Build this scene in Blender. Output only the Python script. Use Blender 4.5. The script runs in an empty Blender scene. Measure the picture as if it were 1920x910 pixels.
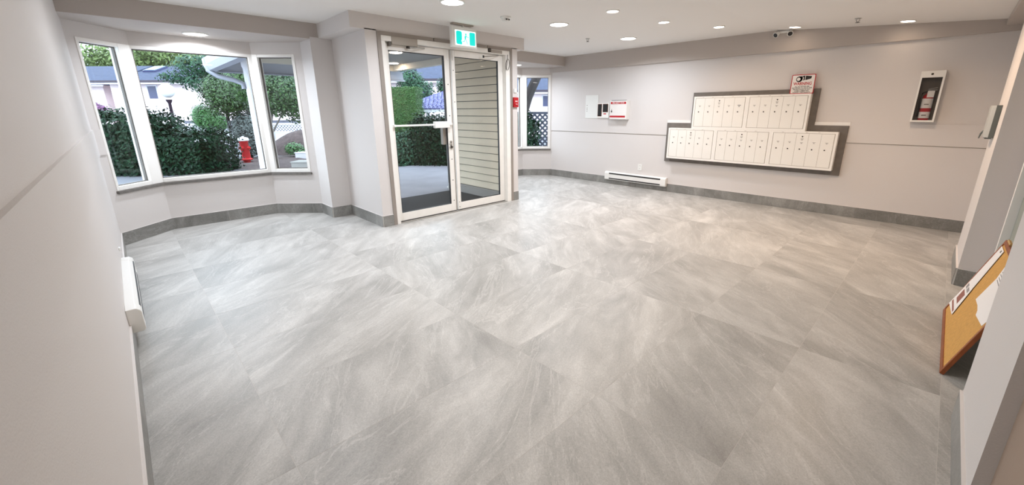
import bpy, math, random
import numpy as np
from mathutils import Vector, Matrix
random.seed(7)
rng = np.random.default_rng(7)
scene = bpy.context.scene
col = scene.collection

# ------------------------------------------------------------------ camera
F_PX, CX, CY = 762.65, 981.08, 421.76
yaw, pitch, roll = -0.7970, 0.2735, -0.0056
cam_d = bpy.data.cameras.new('camera')
cam = bpy.data.objects.new('camera', cam_d); col.objects.link(cam)
fw = Vector((math.sin(yaw)*math.cos(pitch), math.cos(yaw)*math.cos(pitch), -math.sin(pitch)))
rt = Vector((math.cos(yaw), -math.sin(yaw), 0)); up = rt.cross(fw)
r2 = rt*math.cos(roll) + up*math.sin(roll); u2 = up*math.cos(roll) - rt*math.sin(roll)
m = Matrix((r2, u2, -fw)).transposed().to_4x4(); m.translation = Vector((0, 0, 1.38))
cam.matrix_world = m
cam_d.sensor_fit = 'HORIZONTAL'; cam_d.sensor_width = 36
cam_d.lens = F_PX/1920*36
cam_d.shift_x = (960-CX)/1920; cam_d.shift_y = (CY-455)/1920
cam_d.clip_start = 0.02; cam_d.clip_end = 300
scene.camera = cam

# ------------------------------------------------------------------ sky and exposure
world = bpy.data.worlds.new('sky'); scene.world = world; world.use_nodes = True
bg = world.node_tree.nodes['Background']
bg.inputs[0].default_value = (0.70, 0.86, 1.0, 1); bg.inputs[1].default_value = 2.5
scene.view_settings.view_transform = 'Standard'; scene.view_settings.look = 'None'
scene.view_settings.gamma = 1.0; scene.view_settings.use_curve_mapping = False
scene.view_settings.exposure = 1.07
W_BIG, W_SMALL, W_DIM = 10.4, 2.2, .12              # lamp watts

# ------------------------------------------------------------------ materials
MATS = {}
def srgb(r, g, b):
    f = lambda c: (c/255/12.92) if c/255 <= .04045 else ((c/255+.055)/1.055)**2.4
    return (f(r), f(g), f(b), 1)
def mat(name, rgb, rough=.5, metal=0., spec=.5, bump=0., bscale=60., vary=0., vscale=4., island=0.):
    m = bpy.data.materials.new(name); m.use_nodes = True
    nt = m.node_tree; b = nt.nodes['Principled BSDF']
    c = srgb(*rgb)
    b.inputs['Base Color'].default_value = c
    b.inputs['Roughness'].default_value = rough; b.inputs['Metallic'].default_value = metal
    b.inputs['Specular IOR Level'].default_value = spec
    tc = nt.nodes.new('ShaderNodeTexCoord')
    if vary or island:
        mx = nt.nodes.new('ShaderNodeMix'); mx.data_type = 'RGBA'; mx.blend_type = 'MULTIPLY'
        mx.inputs['Factor'].default_value = 1
        mx.inputs['A'].default_value = c
        mr = nt.nodes.new('ShaderNodeMapRange')
        if vary:
            n = nt.nodes.new('ShaderNodeTexNoise'); n.inputs['Scale'].default_value = vscale; n.inputs['Detail'].default_value = 5
            nt.links.new(tc.outputs['Object'], n.inputs['Vector']); nt.links.new(n.outputs['Fac'], mr.inputs['Value'])
            mr.inputs['From Min'].default_value = .3; mr.inputs['From Max'].default_value = .7
            a = vary
        else:
            g = nt.nodes.new('ShaderNodeNewGeometry'); nt.links.new(g.outputs['Random Per Island'], mr.inputs['Value']); a = island
        mr.inputs['To Min'].default_value = 1-a; mr.inputs['To Max'].default_value = 1+a
        cc = nt.nodes.new('ShaderNodeCombineColor')
        for i in range(3): nt.links.new(mr.outputs[0], cc.inputs[i])
        nt.links.new(cc.outputs[0], mx.inputs['B']); nt.links.new(mx.outputs['Result'], b.inputs['Base Color'])
    if bump:
        n = nt.nodes.new('ShaderNodeTexNoise'); n.inputs['Scale'].default_value = bscale; n.inputs['Detail'].default_value = 4
        nt.links.new(tc.outputs['Object'], n.inputs['Vector'])
        bp = nt.nodes.new('ShaderNodeBump'); bp.inputs['Strength'].default_value = bump; bp.inputs['Distance'].default_value = .01
        nt.links.new(n.outputs['Fac'], bp.inputs['Height']); nt.links.new(bp.outputs[0], b.inputs['Normal'])
    MATS[name] = m; return m
def emit(name, rgb, s):
    m = bpy.data.materials.new(name); m.use_nodes = True; nt = m.node_tree
    b = nt.nodes['Principled BSDF']; b.inputs['Base Color'].default_value = srgb(*rgb)
    b.inputs['Emission Color'].default_value = srgb(*rgb); b.inputs['Emission Strength'].default_value = s
    MATS[name] = m; return m
def glass(name, tint=(1, 1, 1), ior=1.45):
    m = bpy.data.materials.new(name); m.use_nodes = True; nt = m.node_tree
    for n in list(nt.nodes): nt.nodes.remove(n)
    o = nt.nodes.new('ShaderNodeOutputMaterial'); t = nt.nodes.new('ShaderNodeBsdfTransparent')
    t.inputs[0].default_value = (*tint, 1)
    g = nt.nodes.new('ShaderNodeBsdfGlossy'); g.inputs['Roughness'].default_value = 0.0
    lw = nt.nodes.new('ShaderNodeLayerWeight'); pw = nt.nodes.new('ShaderNodeMath'); pw.operation = 'POWER'; pw.inputs[1].default_value = 5
    nt.links.new(lw.outputs['Facing'], pw.inputs[0])
    f = nt.nodes.new('ShaderNodeMath'); f.operation = 'MULTIPLY_ADD'; r0 = ((ior-1)/(ior+1))**2
    f.inputs[1].default_value = 1-r0; f.inputs[2].default_value = r0; nt.links.new(pw.outputs[0], f.inputs[0])
    mx = nt.nodes.new('ShaderNodeMixShader')
    nt.links.new(f.outputs[0], mx.inputs[0]); nt.links.new(t.outputs[0], mx.inputs[1]); nt.links.new(g.outputs[0], mx.inputs[2])
    nt.links.new(mx.outputs[0], o.inputs[0]); MATS[name] = m; return m

mat('wall_brown', (160, 140, 124), .55, bump=.12, bscale=220)  # wall finish in a darker brown tone
mat('wall', (219, 214, 211), .55, bump=.12, bscale=220)
mat('wall_soffit_shade', (190, 181, 174), .6, bump=.12, bscale=220)  # wall paint darkened to carry the shade close to the ceiling
mat('ceiling', (240, 237, 233), .8, bump=.1, bscale=200)
mat('trim_white', (247, 245, 241), .35)
mat('door_white', (244, 241, 235), .35, vary=.03, vscale=9)
mat('casing', (150, 141, 133), .5, vary=.06)
mat('sill', (112, 108, 103), .55, vary=.15, vscale=30)
mat('grout', (200, 197, 192), .8)
mat('white_metal', (240, 239, 235), .3)
mat('white_plastic', (236, 236, 232), .4)
mat('mail_white', (247, 245, 240), .35)
mat('mail_door', (244, 242, 236), .38)
mat('seam', (168, 160, 148), .7)
mat('ink', (40, 36, 34), .6)
mat('ink_soft', (130, 124, 116), .6)
mat('board_grey', (110, 104, 98), .6, vary=.12, vscale=14)
mat('dark', (22, 20, 19), .6)
mat('dark_slot', (38, 38, 40), .5)
mat('red', (186, 22, 32), .35)
mat('sign_white', (240, 236, 232), .4)
mat('silver', (176, 174, 170), .3, metal=.8)
mat('closer_grey', (168, 160, 150), .4, metal=.3)
mat('lock_metal', (60, 54, 48), .35, metal=.6)
mat('dispenser_light', (172, 175, 174), .4)
mat('dispenser_dark', (104, 110, 108), .4)
mat('cork', (212, 162, 88), .85, bump=.5, bscale=160, vary=.1, vscale=60)
mat('frame_wood', (142, 76, 36), .45, vary=.2, vscale=18)
mat('paper', (243, 240, 238), .7)
mat('paper_print', (150, 96, 84), .7)
mat('paper_text', (150, 146, 146), .7)
mat('door_green', (150, 156, 148), .4, vary=.04)
mat('gold_wood', (186, 152, 100), .6, vary=.15, vscale=30)
mat('concrete', (134, 133, 140), .8, bump=.2, bscale=40, vary=.1, vscale=2)
mat('asphalt', (112, 112, 118), .9, bump=.3, bscale=80, vary=.12, vscale=1.5)
mat('soil', (82, 68, 66), .95, bump=.9, bscale=14, vary=.3, vscale=9)
mat('mat_black', (44, 44, 46), .95, bump=.6, bscale=300)
mat('siding', (224, 210, 184), .6, vary=.03)
mat('porch_paint', (150, 146, 140), .7)
mat('porch_beam', (204, 196, 180), .6)
mat('gutter', (160, 162, 172), .4)
mat('house_wall', (252, 232, 232), .9)
mat('house_roof', (52, 60, 84), .85, vary=.25, vscale=6)
mat('tile_roof', (104, 104, 150), .7, island=.25)
mat('house_window', (70, 72, 104), .3)
mat('skylight_glass', (96, 142, 150), .25)
mat('bark', (40, 33, 32), .9, bump=.8, bscale=20, vary=.3, vscale=8)
mat('bark_pale', (118, 110, 100), .9, bump=.6, bscale=30, vary=.2)
mat('leaf_laurel', (14, 42, 22), .5, spec=.15, island=.6)
mat('leaf_bright', (62, 108, 52), .45, island=.4)
mat('leaf_cedar', (54, 92, 34), .6, island=.4)
mat('leaf_yellow', (96, 114, 58), .6, island=.4)
mat('leaf_pine', (30, 72, 44), .6, island=.45)
mat('leaf_round', (44, 74, 24), .5, island=.5)
mat('leaf_grey', (88, 96, 92), .6, island=.45)
mat('leaf_purple', (104, 52, 96), .5, island=.4)
mat('hydrant_red', (206, 40, 44), .4)
mat('lattice_white', (236, 234, 240), .6)
mat('lattice_dark', (56, 58, 70), .7)
mat('pole_dark', (58, 44, 56), .4)
mat('globe', (250, 250, 252), .35)
emit('lamp_big', (255, 247, 240), 7)
emit('lamp_small', (255, 234, 212), 7)
emit('lamp_porch', (255, 232, 204), 26)
emit('exit_white', (236, 250, 246), .5)
emit('exit_teal', (0, 196, 186), .5)
glass('glass', ior=1.34); glass('cabinet_glass', (.92, .92, .92), 1.4)

# stone tile: per-tile offset and angle, veins running roughly diagonally across the room
def stone(name, base, dark, light, tile=True):
    m = bpy.data.materials.new(name); m.use_nodes = True; nt = m.node_tree; b = nt.nodes['Principled BSDF']
    N = nt.nodes.new; L = nt.links.new
    geo = N('ShaderNodeNewGeometry'); oi = N('ShaderNodeObjectInfo')
    def mathn(op, a, bb):
        n = N('ShaderNodeMath'); n.operation = op
        for i, v in enumerate((a, bb)):
            if isinstance(v, (int, float)): n.inputs[i].default_value = v
            else: L(v, n.inputs[i])
        return n.outputs[0]
    off = N('ShaderNodeCombineXYZ')
    L(mathn('MULTIPLY', oi.outputs['Random'], 31.), off.inputs[0]); L(mathn('MULTIPLY', oi.outputs['Random'], 57.), off.inputs[1])
    add = N('ShaderNodeVectorMath'); add.operation = 'ADD'
    L(geo.outputs['Position'], add.inputs[0]); L(off.outputs[0], add.inputs[1])
    rot = N('ShaderNodeVectorRotate'); rot.rotation_type = 'Z_AXIS'
    L(add.outputs[0], rot.inputs['Vector'])
    frac = mathn('FRACT', mathn('MULTIPLY', oi.outputs['Random'], 7.31), 0.)
    L(mathn('ADD', mathn('MULTIPLY', frac, .8), .42), rot.inputs['Angle'])      # vein direction turned onto local x
    def noise(sx, sy, scale, detail, dist=0.):
        mp = N('ShaderNodeMapping'); mp.inputs['Scale'].default_value = (sx, sy, 1); L(rot.outputs[0], mp.inputs[0])
        n = N('ShaderNodeTexNoise'); n.inputs['Scale'].default_value = scale; n.inputs['Detail'].default_value = detail
        n.inputs['Roughness'].default_value = .6; n.inputs['Distortion'].default_value = dist
        L(mp.outputs[0], n.inputs['Vector']); return n.outputs['Fac']
    n1 = noise(.6, 1.5, 1.3, 6, .9)       # broad clouds
    n2 = noise(.9, 2.8, 2.2, 10, 1.0)      # streaks
    n3 = noise(1., 1.5, 60., 6)           # fine speckle
    s = mathn('ADD', mathn('MULTIPLY', n1, .5), mathn('ADD', mathn('MULTIPLY', n2, .32), mathn('MULTIPLY', n3, .18)))
    cr = N('ShaderNodeValToRGB'); L(s, cr.inputs[0])
    e = cr.color_ramp.elements
    e[0].position = .385; e[0].color = srgb(*dark); e[1].position = .63; e[1].color = srgb(*light)
    k = e.new(.5); k.color = srgb(*base)
    # hairline pale veins
    v = noise(.5, 2.2, 1.1, 8, 1.6)
    vv = N('ShaderNodeMapRange'); L(mathn('ABSOLUTE', mathn('SUBTRACT', v, .5), 0.), vv.inputs['Value'])
    vv.inputs['From Min'].default_value = 0.; vv.inputs['From Max'].default_value = .012
    vv.inputs['To Min'].default_value = .32; vv.inputs['To Max'].default_value = 0.
    mx = N('ShaderNodeMix'); mx.data_type = 'RGBA'; L(vv.outputs[0], mx.inputs['Factor'])
    L(cr.outputs[0], mx.inputs['A']); mx.inputs['B'].default_value = srgb(*[min(255, c+14) for c in light])
    # fine pits and grains
    pit = noise(1., 1.2, 150., 3)
    pr = N('ShaderNodeMapRange'); L(pit, pr.inputs['Value']); pr.inputs['From Min'].default_value = .3; pr.inputs['From Max'].default_value = .7
    pr.inputs['To Min'].default_value = .86; pr.inputs['To Max'].default_value = 1.12
    # tile to tile tone
    tone = N('ShaderNodeMapRange'); L(frac, tone.inputs['Value']); tone.inputs['To Min'].default_value = .95; tone.inputs['To Max'].default_value = 1.05
    hv = N('ShaderNodeHueSaturation'); L(mx.outputs['Result'], hv.inputs['Color']); L(mathn('MULTIPLY', tone.outputs[0], pr.outputs[0]), hv.inputs['Value'])
    L(hv.outputs[0], b.inputs['Base Color'])
    rr = N('ShaderNodeMapRange'); L(n2, rr.inputs['Value']); rr.inputs['To Min'].default_value = .34; rr.inputs['To Max'].default_value = .5
    L(rr.outputs[0], b.inputs['Roughness'])
    bp = N('ShaderNodeBump'); bp.inputs['Strength'].default_value = .22; bp.inputs['Distance'].default_value = .006
    L(s, bp.inputs['Height']); L(bp.outputs[0], b.inputs['Normal'])
    b.inputs['Specular IOR Level'].default_value = .45
    MATS[name] = m
stone('tile', (178, 176, 172), (155, 153, 149), (205, 203, 199))
stone('base_tile', (136, 135, 131), (112, 111, 107), (162, 161, 157))

# ------------------------------------------------------------------ helpers
def tag(o, label=None, cat=None, group=None, kind=None):
    if label: o['label'] = label
    if cat: o['category'] = cat
    if group: o['group'] = group
    if kind: o['kind'] = kind
    return o
def empty(name, loc, label, cat, group=None, kind=None):
    o = bpy.data.objects.new(name, None); col.objects.link(o); o.location = loc; o.empty_display_size = .1
    return tag(o, label, cat, group, kind)
def wloc(o):
    v = Vector((0, 0, 0))
    while o: v += o.location; o = o.parent
    return v
class MB:
    def __init__(s): s.v = []; s.f = []
    def add(s, vs, fs):
        k = len(s.v); s.v += [tuple(v) for v in vs]; s.f += [tuple(i+k for i in f) for f in fs]; return s
    def box(s, x0, x1, y0, y1, z0, z1):
        x0, x1 = sorted((x0, x1)); y0, y1 = sorted((y0, y1)); z0, z1 = sorted((z0, z1))
        return s.add([(x0,y0,z0),(x1,y0,z0),(x1,y1,z0),(x0,y1,z0),(x0,y0,z1),(x1,y0,z1),(x1,y1,z1),(x0,y1,z1)],
                     [(3,2,1,0),(4,5,6,7),(0,1,5,4),(1,2,6,5),(2,3,7,6),(3,0,4,7)])
    def pbox(s, P, Q, s0, s1, d0, d1, z0, z1):
        d = Vector((Q[0]-P[0], Q[1]-P[1])).normalized(); n = Vector((d.y, -d.x)); P = Vector(P[:2])
        q = [P+d*a+n*b for a, b in ((s0,d0),(s1,d0),(s1,d1),(s0,d1))]
        vs = [(c.x,c.y,z0) for c in q]+[(c.x,c.y,z1) for c in q]
        return s.add(vs, [(0,1,2,3),(7,6,5,4),(0,4,5,1),(1,5,6,2),(2,6,7,3),(3,7,4,0)])
    def prism(s, pts, axis, a0, a1):
        """pts: 2-D outline; axis: the extrusion axis 'x','y' or 'z'"""
        n = len(pts)
        mk = {'x': lambda p, a: (a, p[0], p[1]), 'y': lambda p, a: (p[0], a, p[1]), 'z': lambda p, a: (p[0], p[1], a)}[axis]
        vs = [mk(p, a0) for p in pts]+[mk(p, a1) for p in pts]
        fs = [tuple(range(n)), tuple(range(2*n-1, n-1, -1))]+[(i, i+n, (i+1) % n+n, (i+1) % n) for i in range(n)]
        return s.add(vs, fs)
    def oprism(s, pts, O, U, V, W, d0, d1):
        O, U, V, W = map(Vector, (O, U, V, W)); n = len(pts)
        vs = [O+U*p[0]+V*p[1]+W*d0 for p in pts]+[O+U*p[0]+V*p[1]+W*d1 for p in pts]
        fs = [tuple(range(n)), tuple(range(2*n-1, n-1, -1))]+[(i, i+n, (i+1) % n+n, (i+1) % n) for i in range(n)]
        return s.add(vs, fs)
    def obox(s, O, U, V, W, a0, a1, b0, b1, c0, c1):
        return s.oprism([(a0,b0),(a1,b0),(a1,b1),(a0,b1)], O, U, V, W, c0, c1)
    def tube(s, path, r, n=10, cap=True):
        P = [Vector(p) for p in path]; R = r if isinstance(r, (list, tuple)) else [r]*len(P)
        k0 = len(s.v); ref = Vector((0, 0, 1))
        for i, p in enumerate(P):
            t = (P[min(i+1, len(P)-1)]-P[max(i-1, 0)]).normalized()
            a = t.cross(ref)
            if a.length < .05: a = t.cross(Vector((1, 0, 0)))
            a.normalize(); b = t.cross(a)
            for j in range(n):
                an = 2*math.pi*j/n; s.v.append(tuple(p+(a*math.cos(an)+b*math.sin(an))*R[i]))
        for i in range(len(P)-1):
            for j in range(n):
                s.f.append((k0+i*n+j, k0+i*n+(j+1) % n, k0+(i+1)*n+(j+1) % n, k0+(i+1)*n+j))
        if cap:
            s.f.append(tuple(k0+j for j in range(n-1, -1, -1))); s.f.append(tuple(k0+(len(P)-1)*n+j for j in range(n)))
        return s
    def lathe(s, c, prof, n=24, axis=(0, 0, 1)):
        ax = Vector(axis).normalized(); a = ax.cross(Vector((1, 0, 0)))
        if a.length < .05: a = ax.cross(Vector((0, 1, 0)))
        a.normalize(); b = ax.cross(a); c = Vector(c); k0 = len(s.v)
        for r, h in prof:
            for j in range(n):
                an = 2*math.pi*j/n; s.v.append(tuple(c+ax*h+(a*math.cos(an)+b*math.sin(an))*r))
        for i in range(len(prof)-1):
            for j in range(n):
                s.f.append((k0+i*n+j, k0+i*n+(j+1) % n, k0+(i+1)*n+(j+1) % n, k0+(i+1)*n+j))
        s.f.append(tuple(k0+j for j in range(n-1, -1, -1))); s.f.append(tuple(k0+(len(prof)-1)*n+j for j in range(n)))
        return s
    def mesh(s, name, m, org=(0, 0, 0)):
        o = Vector(org); me = bpy.data.meshes.new(name)
        me.from_pydata([tuple(Vector(v)-o) for v in s.v], [], s.f); me.update()
        import bmesh
        bm = bmesh.new(); bm.from_mesh(me); bmesh.ops.recalc_face_normals(bm, faces=bm.faces); bm.to_mesh(me); bm.free()
        me.materials.append(MATS[m]); return me
    def build(s, name, m, parent=None, bevel=0., smooth=False, label=None):
        org = wloc(parent) if parent else Vector((0, 0, 0))
        me = s.mesh(name, m, org)
        o = bpy.data.objects.new(name, me); col.objects.link(o)
        if parent: o.parent = parent
        if smooth:
            for p in me.polygons: p.use_smooth = True
            try: me.set_sharp_from_angle(angle=math.radians(40))
            except Exception: pass
        if bevel:
            b = o.modifiers.new('bevel', 'BEVEL'); b.width = bevel; b.segments = 2; b.limit_method = 'ANGLE'
        if label: o['label'] = label
        return o
def struct(mb, name, m, label, cat, **k):
    o = mb.build(name, m, **k); tag(o, label, cat, kind='structure'); return o
def lettering(text, size, O, U, V, W, name, m, parent, align='CENTER', extr=.0006, bold=0., xs=1.):
    cu = bpy.data.curves.new('txt', 'FONT'); cu.body = text; cu.size = size; cu.align_x = align; cu.align_y = 'CENTER'
    cu.extrude = extr; cu.offset = bold
    cu.space_line = .8
    t = bpy.data.objects.new('txt', cu); col.objects.link(t)
    dg = bpy.context.evaluated_depsgraph_get(); dg.update()
    me = bpy.data.meshes.new_from_object(t.evaluated_get(dg)); bpy.data.objects.remove(t); bpy.data.curves.remove(cu)
    O, U, V, W = map(Vector, (O, U, V, W)); org = wloc(parent)
    for v in me.vertices:
        c = v.co.copy(); v.co = O+U*c.x*xs+V*c.y+W*c.z-org
    me.materials.clear(); me.materials.append(MATS[m])
    o = bpy.data.objects.new(name, me); col.objects.link(o); o.parent = parent; return o
def copy_tree(o, parent=None):
    c = o.copy(); col.objects.link(c)
    if parent: c.parent = parent
    for ch in list(o.children): copy_tree(ch, c)
    return c
def rrect(w, h, r, n=4):
    pts = []
    for cx, cy, a in ((w/2-r, h/2-r, 0), (-w/2+r, h/2-r, 90), (-w/2+r, -h/2+r, 180), (w/2-r, -h/2+r, 270)):
        for i in range(n+1):
            t = math.radians(a+90*i/n); pts.append((cx+r*math.cos(t), cy+r*math.sin(t)))
    return pts
def circle(cx, cy, r, n=20): return [(cx+r*math.cos(2*math.pi*i/n), cy+r*math.sin(2*math.pi*i/n)) for i in range(n)]

# ------------------------------------------------------------------ room plan
ZC, ZS = 2.413, 2.235                    # main ceiling, lowered bay ceiling
YL, YM = -.165, 6.73                     # left wall, mailbox wall
XP, XB = -4.67, -5.63                    # entrance face, face of the bay soffits
SL, XK = .0745, -1.924                   # the ceiling falls gently to the right of x = XK
def zceil(x): return ZC if x <= XK else ZC-SL*(x-XK)
A, B, C_, D = (-6.0, YL), (-6.45, .29), (-6.45, 1.44), (-6.0, 1.90)
E0, E1, E2, F_ = (-6.0, 4.68), (-6.45, 5.14), (-6.45, 6.29), (-6.0, YM)
TH = .12
WZ0, WZ1 = .58, 2.095                    # window frame bottom and top

# ------------------------------------------------------------------ floor with tiles
floor = struct(MB().box(-4.83, .8, -.5, 7.0, -.12, -.012).box(-6.58, -4.83, -.3, 2.25, -.12, -.012).box(-6.58, -4.83, 4.38, 6.9, -.12, -.012).box(-4.74, .8, -.5, 7.0, -.012, -.0004).box(-6.56, -4.74, -.3, 2.2, -.012, -.0004)
               .box(-6.56, -4.74, 4.4, 6.9, -.012, -.0004),
               'floor', 'grout', 'large-format mottled grey stone-look tile floor with pale grout', 'floor')
G = .0010
xs_ = [.825, .22]+[.22-.602*k for k in range(1, 13)]
ys_ = [-.947, .263]+[.263+1.21*k for k in range(1, 7)]
EX = (-9, -4.735, 2.19, 4.42)            # the outdoor recess in front of the doors
tile_cache = {}
def tile_outline(x0, x1, y0, y1):
    x0, x1 = max(x0, -6.56), min(x1, .6); y0, y1 = max(y0, -.25), min(y1, 6.82)
    if x1-x0 < .02 or y1-y0 < .02: return None
    a, b, c, d = EX
    if x0 >= b or y1 <= c or y0 >= d: return [(x0,y0),(x1,y0),(x1,y1),(x0,y1)]
    if x1 <= b:
        if y0 < c: return [(x0,y0),(x1,y0),(x1,c),(x0,c)]
        if y1 > d: return [(x0,d),(x1,d),(x1,y1),(x0,y1)]
        return None
    if y0 < c: return [(x0,y0),(x1,y0),(x1,y1),(b,y1),(b,c),(x0,c)]
    if y1 > d: return [(x0,d),(b,d),(b,y0),(x1,y0),(x1,y1),(x0,y1)]
    return [(b,y0),(x1,y0),(x1,y1),(b,y1)]
for i in range(len(xs_)-1):
    for j in range(len(ys_)-1):
        o = tile_outline(xs_[i+1]+G, xs_[i]-G, ys_[j]+G, ys_[j+1]-G)
        if not o: continue
        cx, cy = o[0]
        key = tuple((round(p[0]-cx, 3), round(p[1]-cy, 3)) for p in o)
        if key not in tile_cache: tile_cache[key] = MB().prism(key, 'z', -.01, 0).mesh('tile', 'tile')
        t = bpy.data.objects.new('tile', tile_cache[key]); col.objects.link(t); t.parent = floor; t.location = (cx, cy, 0)

# ------------------------------------------------------------------ ceiling
ceil = MB()
x0, x1, y0, y1 = -6.7, .9, -.4, 7.0
for zo, top in ((0, .15),):
    ceil.add([(x0,y0,ZC),(XK,y0,ZC),(XK,y1,ZC),(x0,y1,ZC),(x1,y0,zceil(x1)),(x1,y1,zceil(x1)),
              (x0,y0,ZC+.2),(x1,y0,ZC+.2),(x1,y1,ZC+.2),(x0,y1,ZC+.2)],
             [(0,1,2,3),(1,4,5,2),(6,7,8,9),(0,6,9,3),(4,5,8,7),(0,1,4,7,6),(3,2,5,8,9)])
struct(ceil, 'ceiling', 'ceiling', 'white painted ceiling dropping gently toward the right', 'ceiling')

def soffit(name, y0, y1, label):
    return struct(MB().box(XB, -6.7, y0, y1, ZS, ZC+.05), name, 'wall_soffit_shade', label, 'soffit')
soffit('trim_1', YL-.1, 2.0, 'lowered soffit with painted-in shade above the large left bay window')
soffit('trim_2', 4.60, YM+.1, 'lowered soffit with painted-in shade above the small right bay window')
struct(MB().box(XP, XB-.3, 2.0, 4.60, 2.25, ZC+.05), 'trim_3', 'wall', 'beige beam above the glass entrance doors', 'beam')
sm = MB()
for xa, xb in ((-6.02, XK), (XK, .7)):
    sm.add([(xa,YM-.04,2.135),(xb,YM-.04,2.135),(xb,YM+.02,2.135),(xa,YM+.02,2.135),(xa,YM-.04,zceil(xa)+.02),(xb,YM-.04,zceil(xb)+.02),(xb,YM+.02,zceil(xb)+.02),(xa,YM+.02,zceil(xa)+.02)],
           [(3,2,1,0),(4,5,6,7),(0,1,5,4),(1,2,6,5),(2,3,7,6),(3,0,4,7)])
struct(sm, 'trim_4', 'wall_soffit_shade', 'long band with painted-in shade along the top of the mailbox wall', 'soffit')
struct(MB().box(.205, .8, 2.45, YM-.04, 2.19, 2.45), 'trim_5', 'wall_soffit_shade', 'lowered beam over the right side wall', 'beam')

# ------------------------------------------------------------------ walls
struct(MB().box(-6.1, .8, YL-TH, YL, -.05, ZC+.05), 'wall_left', 'wall', 'plain light grey wall at the left edge', 'wall')
wb = MB().box(-6.1, .8, YM, YM+TH, -.05, ZC+.05)
struct(wb, 'wall_back', 'wall', 'light grey wall carrying the mailboxes', 'wall')
def bay(name, pts, sides, ret, face, label):
    """pts: four plan points; sides: per panel (s0,s1) of the window frame; ret/face: the return and flat strip beside the entrance"""
    w = MB()
    for (P, Q), (s0, s1) in zip(zip(pts[:-1], pts[1:]), sides):
        L = math.dist(P, Q); e = .05
        w.pbox(P, Q, -e*.0, L, -TH, 0, -.05, WZ0); w.pbox(P, Q, 0, L, -TH, 0, WZ1, ZS+.02)
        if s0 > .01: w.pbox(P, Q, 0, s0, -TH, 0, WZ0, WZ1)
        if L-s1 > .01: w.pbox(P, Q, s1, L, -TH, 0, WZ0, WZ1)
    for b in ret+face: w.box(*b)
    return struct(w, name, 'wall', label, 'wall')
LP = .6434
bay('wall_bay_left', [A, B, C_, D], [(.085, .6434), (0, 1.15), (0, .547)],
    [(-6.0, XB+.01, 1.90, 2.16, -.05, ZS+.02)], [], 'angled wall below and beside the left bay window')
bay('wall_bay_right', [E0, E1, E2, F_], [(.09, .6434), (0, 1.15), (0, .603)],
    [(-6.0, XB+.01, 4.45, 4.68, -.05, ZS+.02)], [], 'angled wall below and beside the right bay window')
ent = MB().box(XB, XP, 2.155, 2.29, -.05, 2.26).box(XB, XP, 4.345, 4.455, -.05, 2.26)
struct(ent, 'wall_entry', 'wall', 'pale piers either side of the entrance doors', 'wall')
# right-hand wall: pilasters with a door recess between them
struct(MB().box(.26, .75, 4.63, 5.45, -.05, 2.3).box(.40, .75, 5.45, YM+.05, -.05, 2.4), 'wall_right', 'wall', 'right side wall pilaster beyond the cork board', 'wall')
struct(MB().box(.27, .75, 1.78, 2.53, -.05, 2.4), 'wall_pilaster', 'wall', 'near wall pilaster at the right edge of the room', 'wall')
struct(MB().box(.307, .75, YL-.1, 1.78, -.05, 2.4), 'wall_near', 'wall_brown', 'brownish taupe wall in the near right corner', 'wall')
struct(MB().box(.43, .75, 2.53, 2.70, -.05, 2.4).box(.43, .75, 4.45, 4.63, -.05, 2.4).box(.43, .75, 2.70, 4.45, 2.05, 2.4),
       'wall_recess', 'wall', 'wall around the recessed side door', 'wall')
d3 = struct(MB().box(.45, .49, 2.74, 4.41, 0.005, 2.02), 'door_3', 'door_green', 'grey-green side door behind the cork board', 'door')
MB().box(.405, .46, 4.41, 4.46, 0, 2.06).box(.405, .46, 2.69, 2.74, 0, 2.06).box(.405, .46, 2.69, 4.46, 2.02, 2.07).build('door_frame', 'trim_white', d3)
MB().lathe((.45, 2.84, 1.0), [(.028, 0), (.03, -.008), (.012, -.012), (.012, -.045), (.026, -.055), (.028, -.07), (.015, -.08)], 16, (1, 0, 0)).build('door_handle', 'silver', d3, smooth=True)

# chair-rail bands
def rail(mb, name, label): return struct(mb, name, 'wall', label, 'chair rail')
rail(MB().box(-6.0, .3, YL, YL+.012, .965, 1.222), 'trim_6', 'flat chair rail band along the left wall')
rail(MB().box(-6.0, -3.357, YM-.012, YM, .968, 1.205), 'trim_7', 'flat chair rail band left of the mailboxes')
rail(MB().box(-.9, .395, YM-.012, YM, .962, 1.205), 'trim_8', 'flat chair rail band right of the mailboxes')
rail(MB().pbox(A, B, 0, .08, 0, .012, .965, 1.218), 'trim_9', 'short chair rail piece beside the left bay window')
rail(MB().pbox(E2, F_, .61, .643, 0, .012, .965, 1.205), 'trim_10', 'short chair rail piece beside the right bay window')
struct(MB().box(-6.0, -3.357, YM-.004, YM, .960, .968).box(-.9, .395, YM-.004, YM, .954, .962), 'trim_11', 'seam', 'thin strip coloured as the shadow groove under the chair rail', 'groove')  # raised strip whose tone paints the shadow below the rail
struct(MB().box(-3.36, -2.955, YM-.016, YM-.001, 1.172, 1.215), 'trim_12', 'trim_white', 'white ledge strip left of the upper mailboxes', 'ledge')
struct(MB().box(-1.275, -.895, YM-.016, YM-.001, 1.172, 1.215), 'trim_13', 'trim_white', 'white ledge strip right of the upper mailboxes', 'ledge')

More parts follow.
